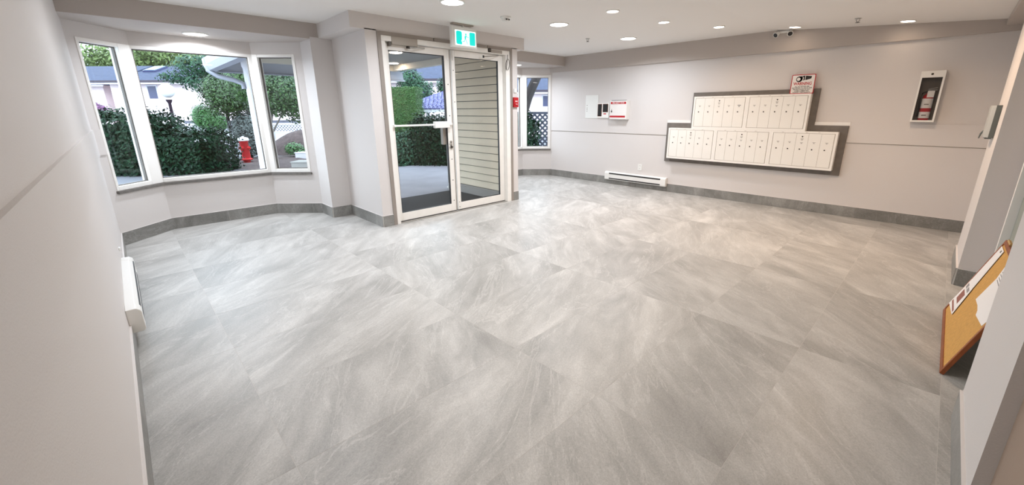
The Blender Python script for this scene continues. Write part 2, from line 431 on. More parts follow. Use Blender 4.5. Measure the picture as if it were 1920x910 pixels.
# baseboards made of stone tiles
def baseboard(name, runs, label):
    root = None
    bh, bt = .138, .011
    parts = []
    for P, Q, n in runs:                       # inward side on the right of P->Q
        L = math.dist(P, Q); k = max(1, round(L/n)); st = L/k
        for i in range(k):
            parts.append((P, Q, i*st+.001, (i+1)*st-.001))
    root = empty(name, (*runs[0][0], 0), label, 'baseboard', kind='structure')
    gm = MB(); tm = MB()
    for P, Q, n in runs:
        L = math.dist(P, Q); gm.pbox(P, Q, 0, L, 0, bt-.003, 0.001, bh-.002); tm.pbox(P, Q, 0, L, 0, bt, bh, bh+.004)
    gm.build('grout_bed', 'grout', root); tm.build('edge_strip', 'wall', root)
    for P, Q, a, b in parts:
        MB().pbox(P, Q, a, b, .001, bt, 0.0005, bh).build('tile', 'base_tile', root)
baseboard('baseboard_left', [((.3, YL), (-6.0, YL), 1.2)], 'grey stone tile baseboard along the left wall')
baseboard('baseboard_bay_left', [(A, B, 1.), (B, C_, .6), (C_, D, .5), (D, (XB+.01, 1.90), .5), ((XB+.01, 1.90), (XB+.01, 2.155), .5), ((XB+.01, 2.155), (XP, 2.155), .5), ((XP, 2.155), (XP, 2.29), .5)],
          'grey stone tile baseboard around the left bay window')
baseboard('baseboard_bay_right', [((XP, 4.345), (XP, 4.455), .5), ((XP, 4.455), (XB+.01, 4.455), .5), ((XB+.01, 4.455), (XB+.01, 4.68), .5), ((XB+.01, 4.68), E0, .5), (E0, E1, .7), (E1, E2, .6), (E2, F_, .7)],
          'grey stone tile baseboard around the right bay window')
baseboard('baseboard_back', [((-6.0, YM), (.4, YM), 1.07)], 'grey stone tile baseboard along the mailbox wall')
baseboard('baseboard_right', [((.26, 5.45), (.26, 4.63), 1.), ((.26, 4.63), (.43, 4.63), .3)], 'grey stone tile baseboard around the far right pilaster')
baseboard('baseboard_near', [((.43, 2.53), (.27, 2.53), .3), ((.27, 2.53), (.27, 1.78), 1.), ((.27, 1.78), (.307, 1.78), .3), ((.307, 1.78), (.307, .2), 1.2)], 'grey stone tile baseboard around the near right pilaster')

# ------------------------------------------------------------------ bay windows
def window(name, P, Q, s0, s1, g0, g1, label, top=2.055):
    o = MB()
    for a, b, z0, z1 in ((s0, g0, WZ0, WZ1), (g1, s1, WZ0, WZ1), (g0, g1, WZ0, .625), (g0, g1, top, WZ1)):
        o.pbox(P, Q, a, b, -.095, .006, z0, z1)
    r = struct(o, name, 'trim_white', label, 'window', bevel=.003)
    b = MB()
    for a, c, z0, z1 in ((g0, g0+.009, .625, top), (g1-.009, g1, .625, top), (g0, g1, .625, .634), (g0, g1, top-.009, top)):
        b.pbox(P, Q, a, c, -.065, -.035, z0, z1)
    b.build('glazing_bead', 'board_grey', r)
    MB().pbox(P, Q, g0, g1, -.052, -.048, .625, top).build('pane', 'glass', r)
    return r
window('window_1', A, B, .085, .6434, .112, .50, 'narrow left pane of the left bay window')
window('window_2', B, C_, 0, 1.15, .012, 1.107, 'wide centre pane of the left bay window', 2.06)
window('window_3', C_, D, 0, .547, .068, .51, 'narrow right pane of the left bay window', 2.06)
window('window_4', E0, E1, .09, .6434, .13, .56, 'left pane of the right bay window, behind the pier')
window('window_5', E1, E2, 0, 1.15, .03, 1.125, 'centre pane of the right bay window, half behind the pier', 2.045)
window('window_6', E2, F_, 0, .603, .095, .552, 'right pane of the right bay window showing lattice', 2.045)
def sill(name, segs, label):
    w = MB()
    for P, Q, a, b in segs: w.pbox(P, Q, a, b, -.02, .03, .548, .578)
    return struct(w, name, 'sill', label, 'window sill', bevel=.003)
sill('trim_14', [(A, B, .075, .643), (B, C_, 0, 1.15), (C_, D, 0, .56)], 'dark grey sill under the left bay window')
sill('trim_15', [(E0, E1, .08, .643), (E1, E2, 0, 1.15), (E2, F_, 0, .615)], 'dark grey sill under the right bay window')

# ------------------------------------------------------------------ entrance doors
cs = MB().box(XP-.02, XP+.012, 2.29, 2.335, 0, 2.2125).box(XP-.02, XP+.012, 4.305, 4.345, 0, 2.2125).box(XP-.02, XP+.012, 2.29, 3.02, 2.213, 2.25).box(XP-.02, XP+.012, 3.03, 3.88, 2.213, 2.25).box(XP-.02, XP+.012, 3.89, 4.345, 2.213, 2.25)
struct(cs, 'trim_16', 'casing', 'taupe casing around the entrance doors', 'casing')
fr = MB().box(-4.80, XP+.004, 2.3355, 2.385, 0, 2.1545).box(-4.80, XP+.004, 4.225, 4.3045, 0, 2.1545).box(-4.80, XP+.002, 2.3355, 4.3045, 2.155, 2.212).box(-4.80, XP-.03, 2.30, 4.34, 2.213, 2.26)
fr.box(-4.80, -4.775, 2.385, 2.40, 0, 2.16).box(-4.80, -4.775, 4.21, 4.225, 0, 2.16)
struct(fr, 'trim_17', 'door_white', 'off-white metal frame of the entrance doors', 'door frame', bevel=.002)
struct(MB().box(-4.83, XP, 2.29, 4.345, -.02, .006), 'trim_18', 'silver', 'metal threshold under the entrance doors', 'threshold')
XD0, XD1 = -4.775, -4.735
def door(name, y0, y1, g0, g1, label):
    o = MB().box(XD0, XD1, y0, g0, .012, 2.15).box(XD0, XD1, g1, y1, .012, 2.15).box(XD0, XD1, g0, g1, .012, .115).box(XD0, XD1, g0, g1, 2.07, 2.15)
    r = struct(o, name, 'door_white', label, 'door', bevel=.0025)
    b = MB()
    for a, c, z0, z1 in ((g0, g0+.007, .115, 2.07), (g1-.007, g1, .115, 2.07), (g0, g1, .115, .122), (g0, g1, 2.063, 2.07)):
        b.box(XD0+.008, XD1-.008, a, c, z0, z1)
    b.build('glazing_bead', 'dark_slot', r)
    MB().box(-4.757, -4.753, g0, g1, .115, 2.07).build('pane', 'glass', r)
    MB().box(XD0-.003, XD1+.004, y0+.004, y1-.004, .004, .012).build('door_sweep', 'dark', r)
    return r
dl = door('door_1', 2.39, 3.292, 2.447, 3.215, 'left entrance door of glass with white push bar')
dr = door('door_2', 3.325, 4.222, 3.378, 4.135, 'right entrance door of glass facing beige siding')
MB().box(XD1, XD1+.03, 2.405, 2.45, 1.195, 1.225).box(XD1, XD1+.03, 3.232, 3.275, 1.197, 1.227).box(XD1+.02, XD1+.045, 2.42, 3.26, 1.2, 1.222).build('push_bar', 'white_metal', dl, bevel=.003)
MB().box(XD1+.005, XD1+.06, 2.985, 3.215, 1.168, 1.25).build('push_pad', 'white_metal', dl, bevel=.005)
MB().box(XD0-.06, XD0, 3.16, 3.215, .94, 1.16).build('pull_handle', 'closer_grey', dl, bevel=.004)
MB().box(XD1, XD1+.012, 3.238, 3.268, .88, .99).build('lock_plate', 'silver', dl, bevel=.002)
MB().lathe((XD1+.012, 3.252, .91), [(.014, 0), (.014, .016), (.008, .02)], 14, (1, 0, 0)).build('lock_cylinder', 'lock_metal', dl)
MB().tube([(XD1+.012, 3.252, .95), (XD1+.035, 3.252, .95), (XD1+.037, 3.215, .95), (XD1+.037, 3.185, .952)], .006, 8).build('lever', 'silver', dl, smooth=True)
for z in (.16, .45, .74, .98, 1.32, 1.72):
    MB().lathe((XD1, 3.255, z), [(.007, 0), (.006, .003)], 10, (1, 0, 0)).build('screw', 'lock_metal', dl)
for z in (.05, .12, 1.5, 1.9):
    MB().lathe((XD1, 3.35, z), [(.006, 0), (.005, .003)], 10, (1, 0, 0)).build('screw', 'lock_metal', dr)
for yy, dd in ((3.268, dl), (3.35, dr)):
    MB().box(XD1, XD1+.01, yy-.012, yy+.012, 2.02, 2.14).build('flush_bolt', 'white_metal', dd, bevel=.003)
MB().box(XD1-.003, XD1+.006, 3.292, 3.3, .012, 2.15).build('astragal', 'closer_grey', dl)
# closers: they move with the leaf
MB().box(XD1+.0, XD1+.075, 2.465, 2.80, 2.125, 2.215).build('closer_box', 'closer_grey', dl, bevel=.006)
MB().box(XD1+.0, XD1+.06, 2.44, 2.465, 2.11, 2.22).build('closer_end_cap', 'board_grey', dl, bevel=.003)
MB().tube([(XD1+.05, 2.68, 2.115), (XD1+.11, 2.72, 2.108), (XD1+.02, 2.92, 2.128)], .008, 8).build('closer_arm', 'silver', dl, smooth=True)
MB().lathe((XD1+.05, 2.68, 2.10), [(.022, 0), (.022, .02), (.014, .026)], 14).build('closer_pivot', 'lock_metal', dl)
MB().box(XD1+.02, XD1+.07, 3.95, 4.16, 2.16, 2.205).build('closer_box', 'closer_grey', dr, bevel=.006)
MB().lathe((XD1+.05, 3.925, 2.185), [(.03, -.02), (.034, -.01), (.034, .03), (.02, .04)], 16).build('closer_spindle', 'lock_metal', dr)
MB().tube([(XD1+.05, 4.10, 2.14), (XD1+.14, 4.02, 2.12), (XD1+.06, 3.82, 2.10)], .008, 8).build('closer_arm', 'silver', dr, smooth=True)
MB().lathe((XD1+.06, 3.82, 2.085), [(.012, 0), (.012, .03)], 10).build('closer_arm_end', 'dark', dr)
loop = [(XP+.01+.03*math.sin(t*.5), 4.235+.035*math.sin(t), 2.02-.075*math.cos(t)) for t in np.linspace(.3, 2*math.pi-.3, 22)]
MB().tube(loop+[(XP+.006, 4.262, 2.16)], .0045, 6).build('closer_cable', 'board_grey', dr, smooth=True)

# ------------------------------------------------------------------ recessed ceiling lamps
def downlight(x, y, z, r, m, label, group, tilt=0., watts=W_BIG, rgb=(240, 246, 255), spread=160):
    e = empty('recessed_downlight', (x, y, z), label, 'ceiling light', group)
    e.rotation_euler = (0, tilt, 0)
    rr = MB().lathe((0, 0, 0), [(r*1.16, 0), (r*1.14, -.008), (r*1.0, -.010), (r*.98, -.004), (r*.98, -.001)], 32)
    o = MB.build(rr, 'trim_ring', 'white_metal', None, smooth=True); o.parent = e
    d = MB().lathe((0, 0, 0), [(r*.97, -.003), (r*.97, -.006)], 32)
    o = d.build('diffuser', m, None); o.parent = e
    ld = bpy.data.lights.new('lamp_light', 'AREA'); ld.shape = 'DISK'; ld.size = r*1.9; ld.spread = math.radians(spread)
    ld.energy = watts; ld.color = srgb(*rgb)[:3]
    lo = bpy.data.objects.new('lamp_light', ld); col.objects.link(lo); lo.parent = e; lo.location = (0, 0, -.012)
    return e
big = [(-3.64, 1.04, 'broad ceiling light nearest the left wall'), (-3.648, 2.609, 'broad ceiling light above the exit sign at the top edge'),
       (-3.638, 4.193, 'broad ceiling light right of the smoke detector'), (-3.607, 5.735, 'broad ceiling light nearest the far corner')]
for x, y, l in big: downlight(x, y, ZC, .108, 'lamp_big', l, 'broad ceiling lights')
for x, y, l in [(-6.14, .86, 'broad light in the soffit over the left bay window'), (-6.08, 5.76, 'broad light in the soffit over the right bay window')]:
    downlight(x, y, ZS, .105, 'lamp_big', l, 'bay window lights')
tl = math.atan(SL)
for x, y, l in [(-2.783, 4.087, 'small spotlight highest and leftmost in its curved row'), (-2.675, 5.025, 'second small spotlight of the curved row'),
                (-2.331, 5.827, 'third small spotlight of the curved row'), (-1.616, 6.425, 'small spotlight beside the twin emergency lamp heads'),
                (-.541, 6.45, 'small spotlight above the fire extinguisher cabinet')]:
    downlight(x, y, zceil(x), .062, 'lamp_small', l, 'small ceiling spotlights', tl if x > XK else 0, W_SMALL if x < XK else W_DIM, (255, 214, 172), 140)
for x, y, w, c, l in [(-1.5, 1.7, 8.0, (255, 244, 232), 'added unseen ceiling light over the near corner of the lobby'), (-.5, 4.9, 10.0, (255, 218, 182), 'added unseen ceiling light over the middle of the lobby')]:  # unseen lamps added as fill for the near walls, floor and mailbox wall
    downlight(x, y, zceil(x), .108, 'lamp_big', l, 'broad ceiling lights', tl, w, c)

# smoke detector, sprinklers, emergency heads
e = empty('smoke_detector', (-3.78, 3.431, ZC), 'white round smoke detector on the ceiling', 'smoke detector')
o = MB().lathe((0, 0, 0), [(.06, 0), (.06, -.014), (.045, -.02), (.04, -.045), (.025, -.052)], 28).build('body', 'white_plastic', None, smooth=True); o.parent = e
for a in (-.02, .014):
    o = MB().box(.036, .043, a-.011, a+.011, -.040, -.028).build('sensor_slot', 'dark', None); o.parent = e
def sprinkler(x, y, label):
    e = empty('sprinkler_head', (x, y, zceil(x)), label, 'sprinkler', 'ceiling sprinklers')
    for n, mb, mm in (('escutcheon', MB().lathe((0, 0, 0), [(.034, 0), (.03, -.006), (.012, -.008)], 20), 'silver'),
                      ('frame_arms', MB().tube([(-.012, 0, -.006), (-.016, 0, -.022), (0, 0, -.042), (.016, 0, -.022), (.012, 0, -.006)], .003, 6), 'lock_metal'),
                      ('deflector', MB().lathe((0, 0, 0), [(.02, -.042), (.02, -.045)], 16), 'lock_metal')):
        o = mb.build(n, mm, None); o.parent = e
sprinkler(-4.032, 5.306, 'small sprinkler head between the two farthest broad lights')
sprinkler(-.93, 6.071, 'sprinkler head left of the rightmost spotlight')
e = empty('emergency_light', (-1.80, YM-.04, 2.36), 'white twin-head emergency lamp on the band above the mailboxes', 'emergency light')
MB().box(-1.88, -1.70, YM-.066, YM-.04, 2.368, 2.396).build('mount', 'white_plastic', e, bevel=.004)
for hx, dirv in ((-1.87, (-.35, -.8, -.5)), (-1.725, (.35, -.8, -.5))):
    h = MB().lathe((hx, YM-.075, 2.362), [(.014, -.02), (.022, -.015), (.032, .03), (.034, .04)], 18, dirv).build('lamp_head', 'white_plastic', e, smooth=True)
    MB().lathe((hx, YM-.075, 2.362), [(.028, .0395), (.028, .042)], 18, dirv).build('lens', 'dark_slot', h)

# ------------------------------------------------------------------ exit sign
SX, SY0, SY1, SZ0, SZ1 = -4.42, 3.135, 3.512, 2.138, 2.372
e = empty('exit_sign', (SX-.025, (SY0+SY1)/2, ZC), 'illuminated green running-man exit sign above the doors', 'exit sign')
MB().box(SX-.055, SX, SY0, SY1, SZ0, SZ1).build('housing', 'white_plastic', e, bevel=.006)
MB().box(SX-.06, SX+.005, SY0+.02, SY1-.05, ZC-.018, ZC).build('canopy', 'closer_grey', e, bevel=.003)
MB().tube([(SX-.028, 3.32, ZC-.01), (SX-.028, 3.32, SZ1-.005)], .016, 12).build('stem', 'white_plastic', e)
cy_, cz_ = (SY0+SY1)/2+.012, (SZ0+SZ1)/2-.006
Uy, Vz, Wx = (0, 1, 0), (0, 0, 1), (1, 0, 0)
O = (SX, cy_, cz_)
fc = MB().oprism(rrect(.315, .172, .006), O, Uy, Vz, Wx, 0, .002).build('lit_face', 'exit_white', e)
lp = rrect(.085, .15, .014); lp = [(p[0]-.1, p[1]) for p in lp]
bite = [(-.0575, .061), (-.0575, -.018), (-.068, -.03), (-.066, -.04), (-.0575, -.046), (-.0575, -.075), (-.1285, -.075), (-.1425, -.061), (-.1425, .061), (-.1285, .075), (-.0715, .075)]
MB().oprism(bite, O, Uy, Vz, Wx, .002, .003).build('green_panel', 'exit_teal', e)
rp = [(p[0]+.103, p[1]) for p in rrect(.088, .15, .014)]
MB().oprism(rp, O, Uy, Vz, Wx, .002, .003).build('green_panel', 'exit_teal', e)
man = MB()
man.oprism(circle(.004, .046, .011, 14), O, Uy, Vz, Wx, .002, .003)
def limb(pts, w):
    for a, b in zip(pts[:-1], pts[1:]):
        d = Vector((b[0]-a[0], b[1]-a[1])).normalized(); n = Vector((-d.y, d.x))*w/2
        man.oprism([(a[0]+n.x, a[1]+n.y), (b[0]+n.x, b[1]+n.y), (b[0]-n.x, b[1]-n.y), (a[0]-n.x, a[1]-n.y)], O, Uy, Vz, Wx, .002, .003)
limb([(.006, .033), (-.008, -.008)], .017); limb([(.008, .028), (.03, .016), (.048, .012)], .007); limb([(.002, .03), (-.016, .02), (-.014, .004)], .006)
limb([(-.008, -.006), (-.022, -.038), (-.052, -.038)], .008); limb([(-.004, -.006), (.014, -.036), (.024, -.064)], .008)
man.build('running_figure', 'exit_teal', e)

# ------------------------------------------------------------------ fire alarm pull station
e = empty('fire_alarm_pull', (XP, 4.40, 1.43), 'red fire alarm pull station on the right door pier', 'fire alarm')
MB().box(XP, XP+.035, 4.352, 4.448, 1.432, 1.575).build('body', 'red', e, bevel=.006)
MB().box(XP+.035, XP+.044, 4.366, 4.434, 1.462, 1.487).build('pull_bar', 'red', e, bevel=.003)
lettering('FIRE', .028, (XP+.0355, 4.40, 1.516), Uy, Vz, Wx, 'lettering', 'sign_white', e, bold=.0006)
lettering('PULL', .016, (XP+.0445, 4.40, 1.474), Uy, Vz, Wx, 'lettering', 'sign_white', e)
e = tag(MB().box(XP, XP+.018, 4.375, 4.425, 1.64, 1.70).build('wall_sensor', 'white_plastic', bevel=.006), 'tiny white wall sensor above the red fire alarm', 'sensor')

# ------------------------------------------------------------------ baseboard heaters
def heater(name, O, U, W, L, label):
    """O: left end at the wall on the floor, U along, W away from the wall"""
    e = empty(name, O, label, 'heater', 'electric baseboard heaters'); V = (0, 0, 1)
    z0, z1 = .088, .238
    prof = [(0, z0), (0, z1), (.045, z1), (.064, z1-.016), (.068, z1-.03), (.068, z0+.014), (.058, z0)]
    Wv, Uv = Vector(W), Vector(U)
    MB().oprism(prof, O, W, V, U, .004, L-.004).build('body', 'white_metal', e, bevel=.002)
    for a in (0, L-.10):
        MB().oprism([(p[0]+(.003 if p[0] > 0 else 0), p[1]+(.002 if p[1] > .15 else -.002)) for p in prof], O, W, V, U, a, a+.10).build('end_cap', 'white_metal', e, bevel=.004)
    MB().obox(O, U, V, W, .10, L-.10, z1-.042, z1-.018, .056, .0705).build('outlet_slot', 'dark_slot', e)
    MB().obox(O, U, V, W, .10, L-.10, z0+.016, z0+.036, .056, .0705).build('inlet_slot', 'dark_slot', e)
    return e
heater('baseboard_heater', (-4.54, YM, 0), (1, 0, 0), (0, -1, 0), 1.26, 'white baseboard heater under the electrical outlet, left of the mailboxes')
heater('baseboard_heater', (-3.24, YL, 0), (-1, 0, 0), (0, 1, 0), 1.30, 'white baseboard heater low on the left wall')
e = empty('heater_thermostat', (-4.62, YL, .30), 'small white bracket on the left wall beside the heater', 'bracket')
MB().box(-4.64, -4.60, YL, YL+.012, .285, .31).build('plate', 'white_plastic', e, bevel=.003)

# outlet
e = empty('wall_outlet', (-3.826, YM, .318), 'white duplex outlet above the far heater', 'outlet')
MB().box(-3.868, -3.786, YM-.007, YM, .318, .432).build('cover_plate', 'white_plastic', e, bevel=.003)
for z in (.35, .40):
    s_ = MB().oprism(rrect(.034, .036, .008), (-3.827, YM-.007, z), (1, 0, 0), (0, 0, 1), (0, -1, 0), 0, .002).build('socket', 'white_metal', e)
    MB().box(-3.836, -3.833, YM-.0095, YM-.0085, z-.006, z+.008).box(-3.821, -3.818, YM-.0095, YM-.0085, z-.006, z+.008).build('slots', 'ink', s_)

# ------------------------------------------------------------------ fire panel group
e = empty('notice_plate', (-4.955, YM, 1.231), 'pale blank notice sheet left of the annunciator', 'notice')
MB().box(-5.105, -4.806, YM-.008, YM, 1.231, 1.663).build('sheet', 'white_plastic', e, bevel=.002)
for k, z in enumerate((1.36, 1.39, 1.42, 1.47)):
    MB().box(-5.075, -5.055, YM-.0088, YM-.008, z, z+.01).build('print_mark', 'ink_soft', e)
e = empty('annunciator_panel', (-4.68, YM, 1.243), 'cream fire annunciator with two dark windows', 'control panel')
MB().box(-4.806, -4.545, YM-.03, YM, 1.24, 1.512).build('case', 'mail_white', e, bevel=.004)
MB().box(-4.793, -4.700, YM-.033, YM-.029, 1.268, 1.495).build('display_window', 'frame_wood', e)
MB().box(-4.788, -4.705, YM-.034, YM-.032, 1.273, 1.49).build('dark_glass', 'dark', e)
MB().box(-4.678, -4.560, YM-.033, YM-.029, 1.345, 1.495).build('display_window', 'frame_wood', e)
MB().box(-4.673, -4.565, YM-.034, YM-.032, 1.35, 1.49).build('dark_glass', 'dark', e)
MB().box(-4.66, -4.60, YM-.031, YM-.0295, 1.305, 1.325).build('name_strip', 'red', e)
FY = 6.62
e = empty('fire_plan_box', (-4.30, YM, 1.21), 'white fire safety plan box with red bands', 'document box')
MB().box(-4.472, -4.115, FY+.006, YM, 1.215, 1.552).build('case', 'white_metal', e, bevel=.004)
dd = MB().box(-4.466, -4.122, FY, FY+.006, 1.222, 1.535).build('lid', 'sign_white', e, bevel=.002)
MB().box(-4.45, -4.13, FY-.0008, FY, 1.487, 1.526).build('red_band', 'red', dd)
MB().box(-4.462, -4.135, FY-.0008, FY, 1.252, 1.285).build('red_band', 'red', dd)
lettering('FIRE SAFETY PLAN', .036, (-4.29, FY-.0012, 1.5065), (1, 0, 0), (0, 0, 1), (0, -1, 0), 'lettering', 'sign_white', dd, bold=.0005, xs=.86)
MB().lathe((-4.425, FY, 1.36), [(.012, 0), (.012, .01), (.006, .012)], 14, (0, -1, 0)).build('lock', 'lock_metal', dd)
MB().box(-4.432, -4.418, FY-.002, FY, 1.335, 1.40).build('hasp', 'silver', dd)
MB().box(-4.44, -4.12, FY+.004, FY+.012, 1.549, 1.556).build('top_seam', 'ink', e)

# ------------------------------------------------------------------ mailboxes
bb = [(-3.355, .53), (-.905, .53), (-.905, 1.172), (-1.275, 1.172), (-1.275, 1.641), (-2.953, 1.641), (-2.953, 1.172), (-3.355, 1.172)]
tag(MB().prism(bb, 'y', YM-.035, YM).build('mailbox_backboard', 'board_grey', bevel=.002), 'dark grey stepped backboard behind the mailboxes', 'backboard')
MY = 6.60
U3, V3, W3 = (1, 0, 0), (0, 0, 1), (0, -1, 0)
lock_me = MB().lathe((0, 0, 0), [(.0085, 0), (.0085, .003), (.006, .005)], 12, (0, -1, 0)).mesh('lock', 'lock_metal')
slot_me = MB().box(-.0165, .0165, -.0007, 0, 0, .0035).add(*[[(-.008,-.0007,-.013),(.008,-.0007,-.013),(.008,-.0007,-.006),(-.008,-.0007,-.006)], [(0,1,2,3)]]).mesh('name_label', 'ink_soft')
slot_dk = MB().box(-.022, .022, -.0007, 0, 0, .007).box(-.011, .011, -.0007, 0, -.018, -.010).mesh('name_label', 'ink')
def mailbox(x0, x1, z0, z1, label, darklab=None):
    e = empty('mailbox_unit', ((x0+x1)/2, MY+.05, z0), label, 'mailbox', 'five-door mailbox units')
    MB().box(x0, x1, MY+.004, YM-.035, z0, z1).build('housing', 'mail_white', e, bevel=.002)
    fx, fz0, fz1 = .026, z0+.03, z1-.024
    MB().box(x0, x0+fx, MY, MY+.006, z0, z1).box(x1-fx, x1, MY, MY+.006, z0, z1).box(x0+fx, x1-fx, MY, MY+.006, z0, fz0).box(x0+fx, x1-fx, MY, MY+.006, fz1, z1).build('flange', 'mail_white', e)
    MB().box(x0+fx, x1-fx, MY+.003, MY+.0055, fz0, fz1).build('gasket', 'seam', e)
    a, b = x0+fx+.005, x1-fx-.005; w = (b-a)/5
    lz = fz0+(fz1-fz0)*.52; tz = fz0+(fz1-fz0)*.73
    for k in range(5):
        xa, xb = a+k*w, a+(k+1)*w
        d = MB().box(xa+.0012, xb-.0012, MY-.0012, MY+.0045, fz0+.004, fz1-.004).build('door', 'mail_door', e, bevel=.0008)
        def put(me, x, z, nm):
            o = bpy.data.objects.new(nm, me); col.objects.link(o); o.parent = d; o.location = Vector((x, MY-.0012, z))-wloc(d)
        put(lock_me, (xa+xb)/2-.012, lz, 'lock')
        put(slot_dk if darklab == k else slot_me, (xa+xb)/2, tz if k != 2 else tz-.006, 'name_label')
        if k == 2:
            put(lock_me, (xa+xb)/2, fz1-.045, 'master_lock')
            lab = MB()
            for q in range(3): lab.box((xa+xb)/2-.016+.003*q, (xa+xb)/2+.016-.003*q, MY-.0019, MY-.0012, fz1-.075-.010*q, fz1-.071-.010*q)
            lab.build('carrier_label', 'ink_soft', d)
    for k in (1, 2, 3, 4):
        xx = a+k*w-.03
        MB().box(xx-.012, xx+.012, MY-.002, MY, fz1+.008, fz1+.011).build('clip', 'seam', e)
ux = [-2.896, -2.115, -1.35]; lx = [-3.274, -2.510, -1.746, -.982]
mailbox(ux[0], ux[1], 1.094, 1.578, 'upper left mailbox unit with one dark name label', 4)
mailbox(ux[1]+.0005, ux[2], 1.094, 1.578, 'upper right mailbox unit beneath the red warning sign')
for k, l in enumerate(('lower left mailbox unit nearest the heater', 'lower middle mailbox unit between its two neighbours', 'lower right mailbox unit nearest the extinguisher cabinet')):
    mailbox(lx[k]+.0005, lx[k+1], .597, 1.0935, l)

# warning sign standing on the mailboxes
SYs = 6.665
e = empty('warning_sign', (-1.47, SYs, 1.578), 'red-bordered WARNING camera sign on top of the mailboxes', 'sign')
x0, x1, z0, z1 = -1.617, -1.346, 1.579, 1.824
MB().oprism(rrect(x1-x0, z1-z0, .012), ((x0+x1)/2, SYs, (z0+z1)/2), U3, V3, W3, -.003, 0).build('border', 'red', e)
MB().oprism(rrect(x1-x0-.018, z1-z0-.018, .008), ((x0+x1)/2, SYs, (z0+z1)/2), U3, V3, W3, 0, .001).build('plate', 'sign_white', e)
O = ((x0+x1)/2-.012, SYs-.001, (z0+z1)/2)
ic = MB()
ic.oprism([(-.018, .098), (.028, .108), (.028, .052), (.0, .042), (.012, .056), (.014, .08), (.005, .092)], O, U3, V3, W3, 0, .0008)
ic.oprism([(.035, .106), (.104, .096), (.098, .066), (.035, .05)], O, U3, V3, W3, 0, .0008)
ic.oprism(circle(-.035, .064, .036, 22), O, U3, V3, W3, 0, .0008)
ic.oprism([(-.04, .098), (-.01, .1), (.004, .084), (.002, .058), (-.012, .042), (-.036, .03)], O, U3, V3, W3, 0, .0008)
ic.build('camera_symbol', 'ink', e)
MB().oprism(circle(-.042, .064, .021, 20), O, U3, V3, W3, .0008, .0014).build('lens_symbol', 'sign_white', e)
lettering('WARNING', .052, ((x0+x1)/2-.002, SYs-.001, 1.707), U3, V3, W3, 'lettering', 'red', e, bold=.0012, xs=.82)
for k, t in enumerate(('ALL ACTIVITIES ARE', 'RECORDED TO AID IN THE', 'PROSECUTION OF ANY', 'CRIME COMMITTED', 'AGAINST THIS FACILITY')):
    lettering(t, .0205, ((x0+x1)/2-.002, SYs-.001, 1.671-.0185*k), U3, V3, W3, 'lettering', 'ink', e, bold=.0003, xs=.9)

# ------------------------------------------------------------------ extinguisher cabinet and extinguisher
e = empty('extinguisher_cabinet', (-.235, YM, 1.235), 'white recessed-front fire extinguisher cabinet on the wall', 'cabinet')
cx0, cx1, cz0, cz1, cyf = -.338, -.138, 1.232, 1.782, 6.60
gx0, gx1, gz0, gz1 = -.322, -.156, 1.252, 1.712
MB().box(cx0, cx0+.006, cyf+.002, YM, cz0, cz1).box(cx1-.006, cx1, cyf+.002, YM, cz0, cz1).box(cx0, cx1, cyf+.002, YM, cz0, cz0+.006).box(cx0, cx1, cyf+.002, YM, cz1-.006, cz1).box(cx0, cx1, YM-.004, YM, cz0, cz1).build('shell', 'white_metal', e)
MB().box(cx0, gx0, cyf-.004, cyf+.004, cz0, cz1).box(gx1, cx1, cyf-.004, cyf+.004, cz0, cz1).box(gx0, gx1, cyf-.004, cyf+.004, cz0, gz0).box(gx0, gx1, cyf-.004, cyf+.004, gz1, cz1).build('front_frame', 'white_metal', e, bevel=.0015)
MB().box(gx0, gx1, cyf, cyf+.003, gz0, gz1).build('pane', 'cabinet_glass', e)
MB().box(cx0+.008, cx1-.008, YM-.006, YM-.004, cz0+.008, cz1-.008).build('back_lining', 'board_grey', e)
MB().lathe((-.245, cyf-.004, 1.748), [(.011, 0), (.011, .006), (.006, .01)], 14, (0, -1, 0)).build('knob', 'lock_metal', e)
ex, ey = -.236, 6.662
e = empty('fire_extinguisher', (ex, ey, 1.2385), 'red fire extinguisher with white label inside the cabinet', 'extinguisher')
MB().lathe((ex, ey, 1.2385), [(.04, 0), (.046, .008), (.046, .25), (.04, .28), (.022, .30), (.02, .31)], 28).build('cylinder', 'red', e, smooth=True)
MB().lathe((ex, ey, 1.2385), [(.0468, .035), (.0468, .105)], 28).build('lower_label', 'paper', e, smooth=True)
MB().lathe((ex, ey, 1.2385), [(.0468, .145), (.0468, .25)], 28).build('upper_label', 'paper', e, smooth=True)
MB().box(ex-.02, ex+.02, ey-.050, ey-.046, 1.30, 1.312).box(ex-.02, ex+.02, ey-.050, ey-.046, 1.42, 1.43).build('label_print', 'ink_soft', e)
MB().lathe((ex, ey, 1.545), [(.017, 0), (.018, .02), (.012, .04)], 16).build('valve', 'silver', e)
MB().box(ex-.01, ex+.062, ey-.008, ey+.008, 1.575, 1.584).obox((ex, ey, 1.588), (1, 0, .22), (0, 1, 0), (0, 0, 1), -.015, .06, -.008, .008, 0, .008).build('handle', 'silver', e, bevel=.002)
MB().tube([(ex-.014, ey-.01, 1.565), (ex-.052, ey-.02, 1.55), (ex-.064, ey-.02, 1.48), (ex-.058, ey-.015, 1.38), (ex-.056, ey-.012, 1.29)], [.007, .007, .007, .008, .011], 10).build('hose', 'dark', e, smooth=True)
MB().box(ex-.012, ex+.045, ey-.046, ey-.044, 1.50, 1.57).build('inspection_tag', 'paper', e)

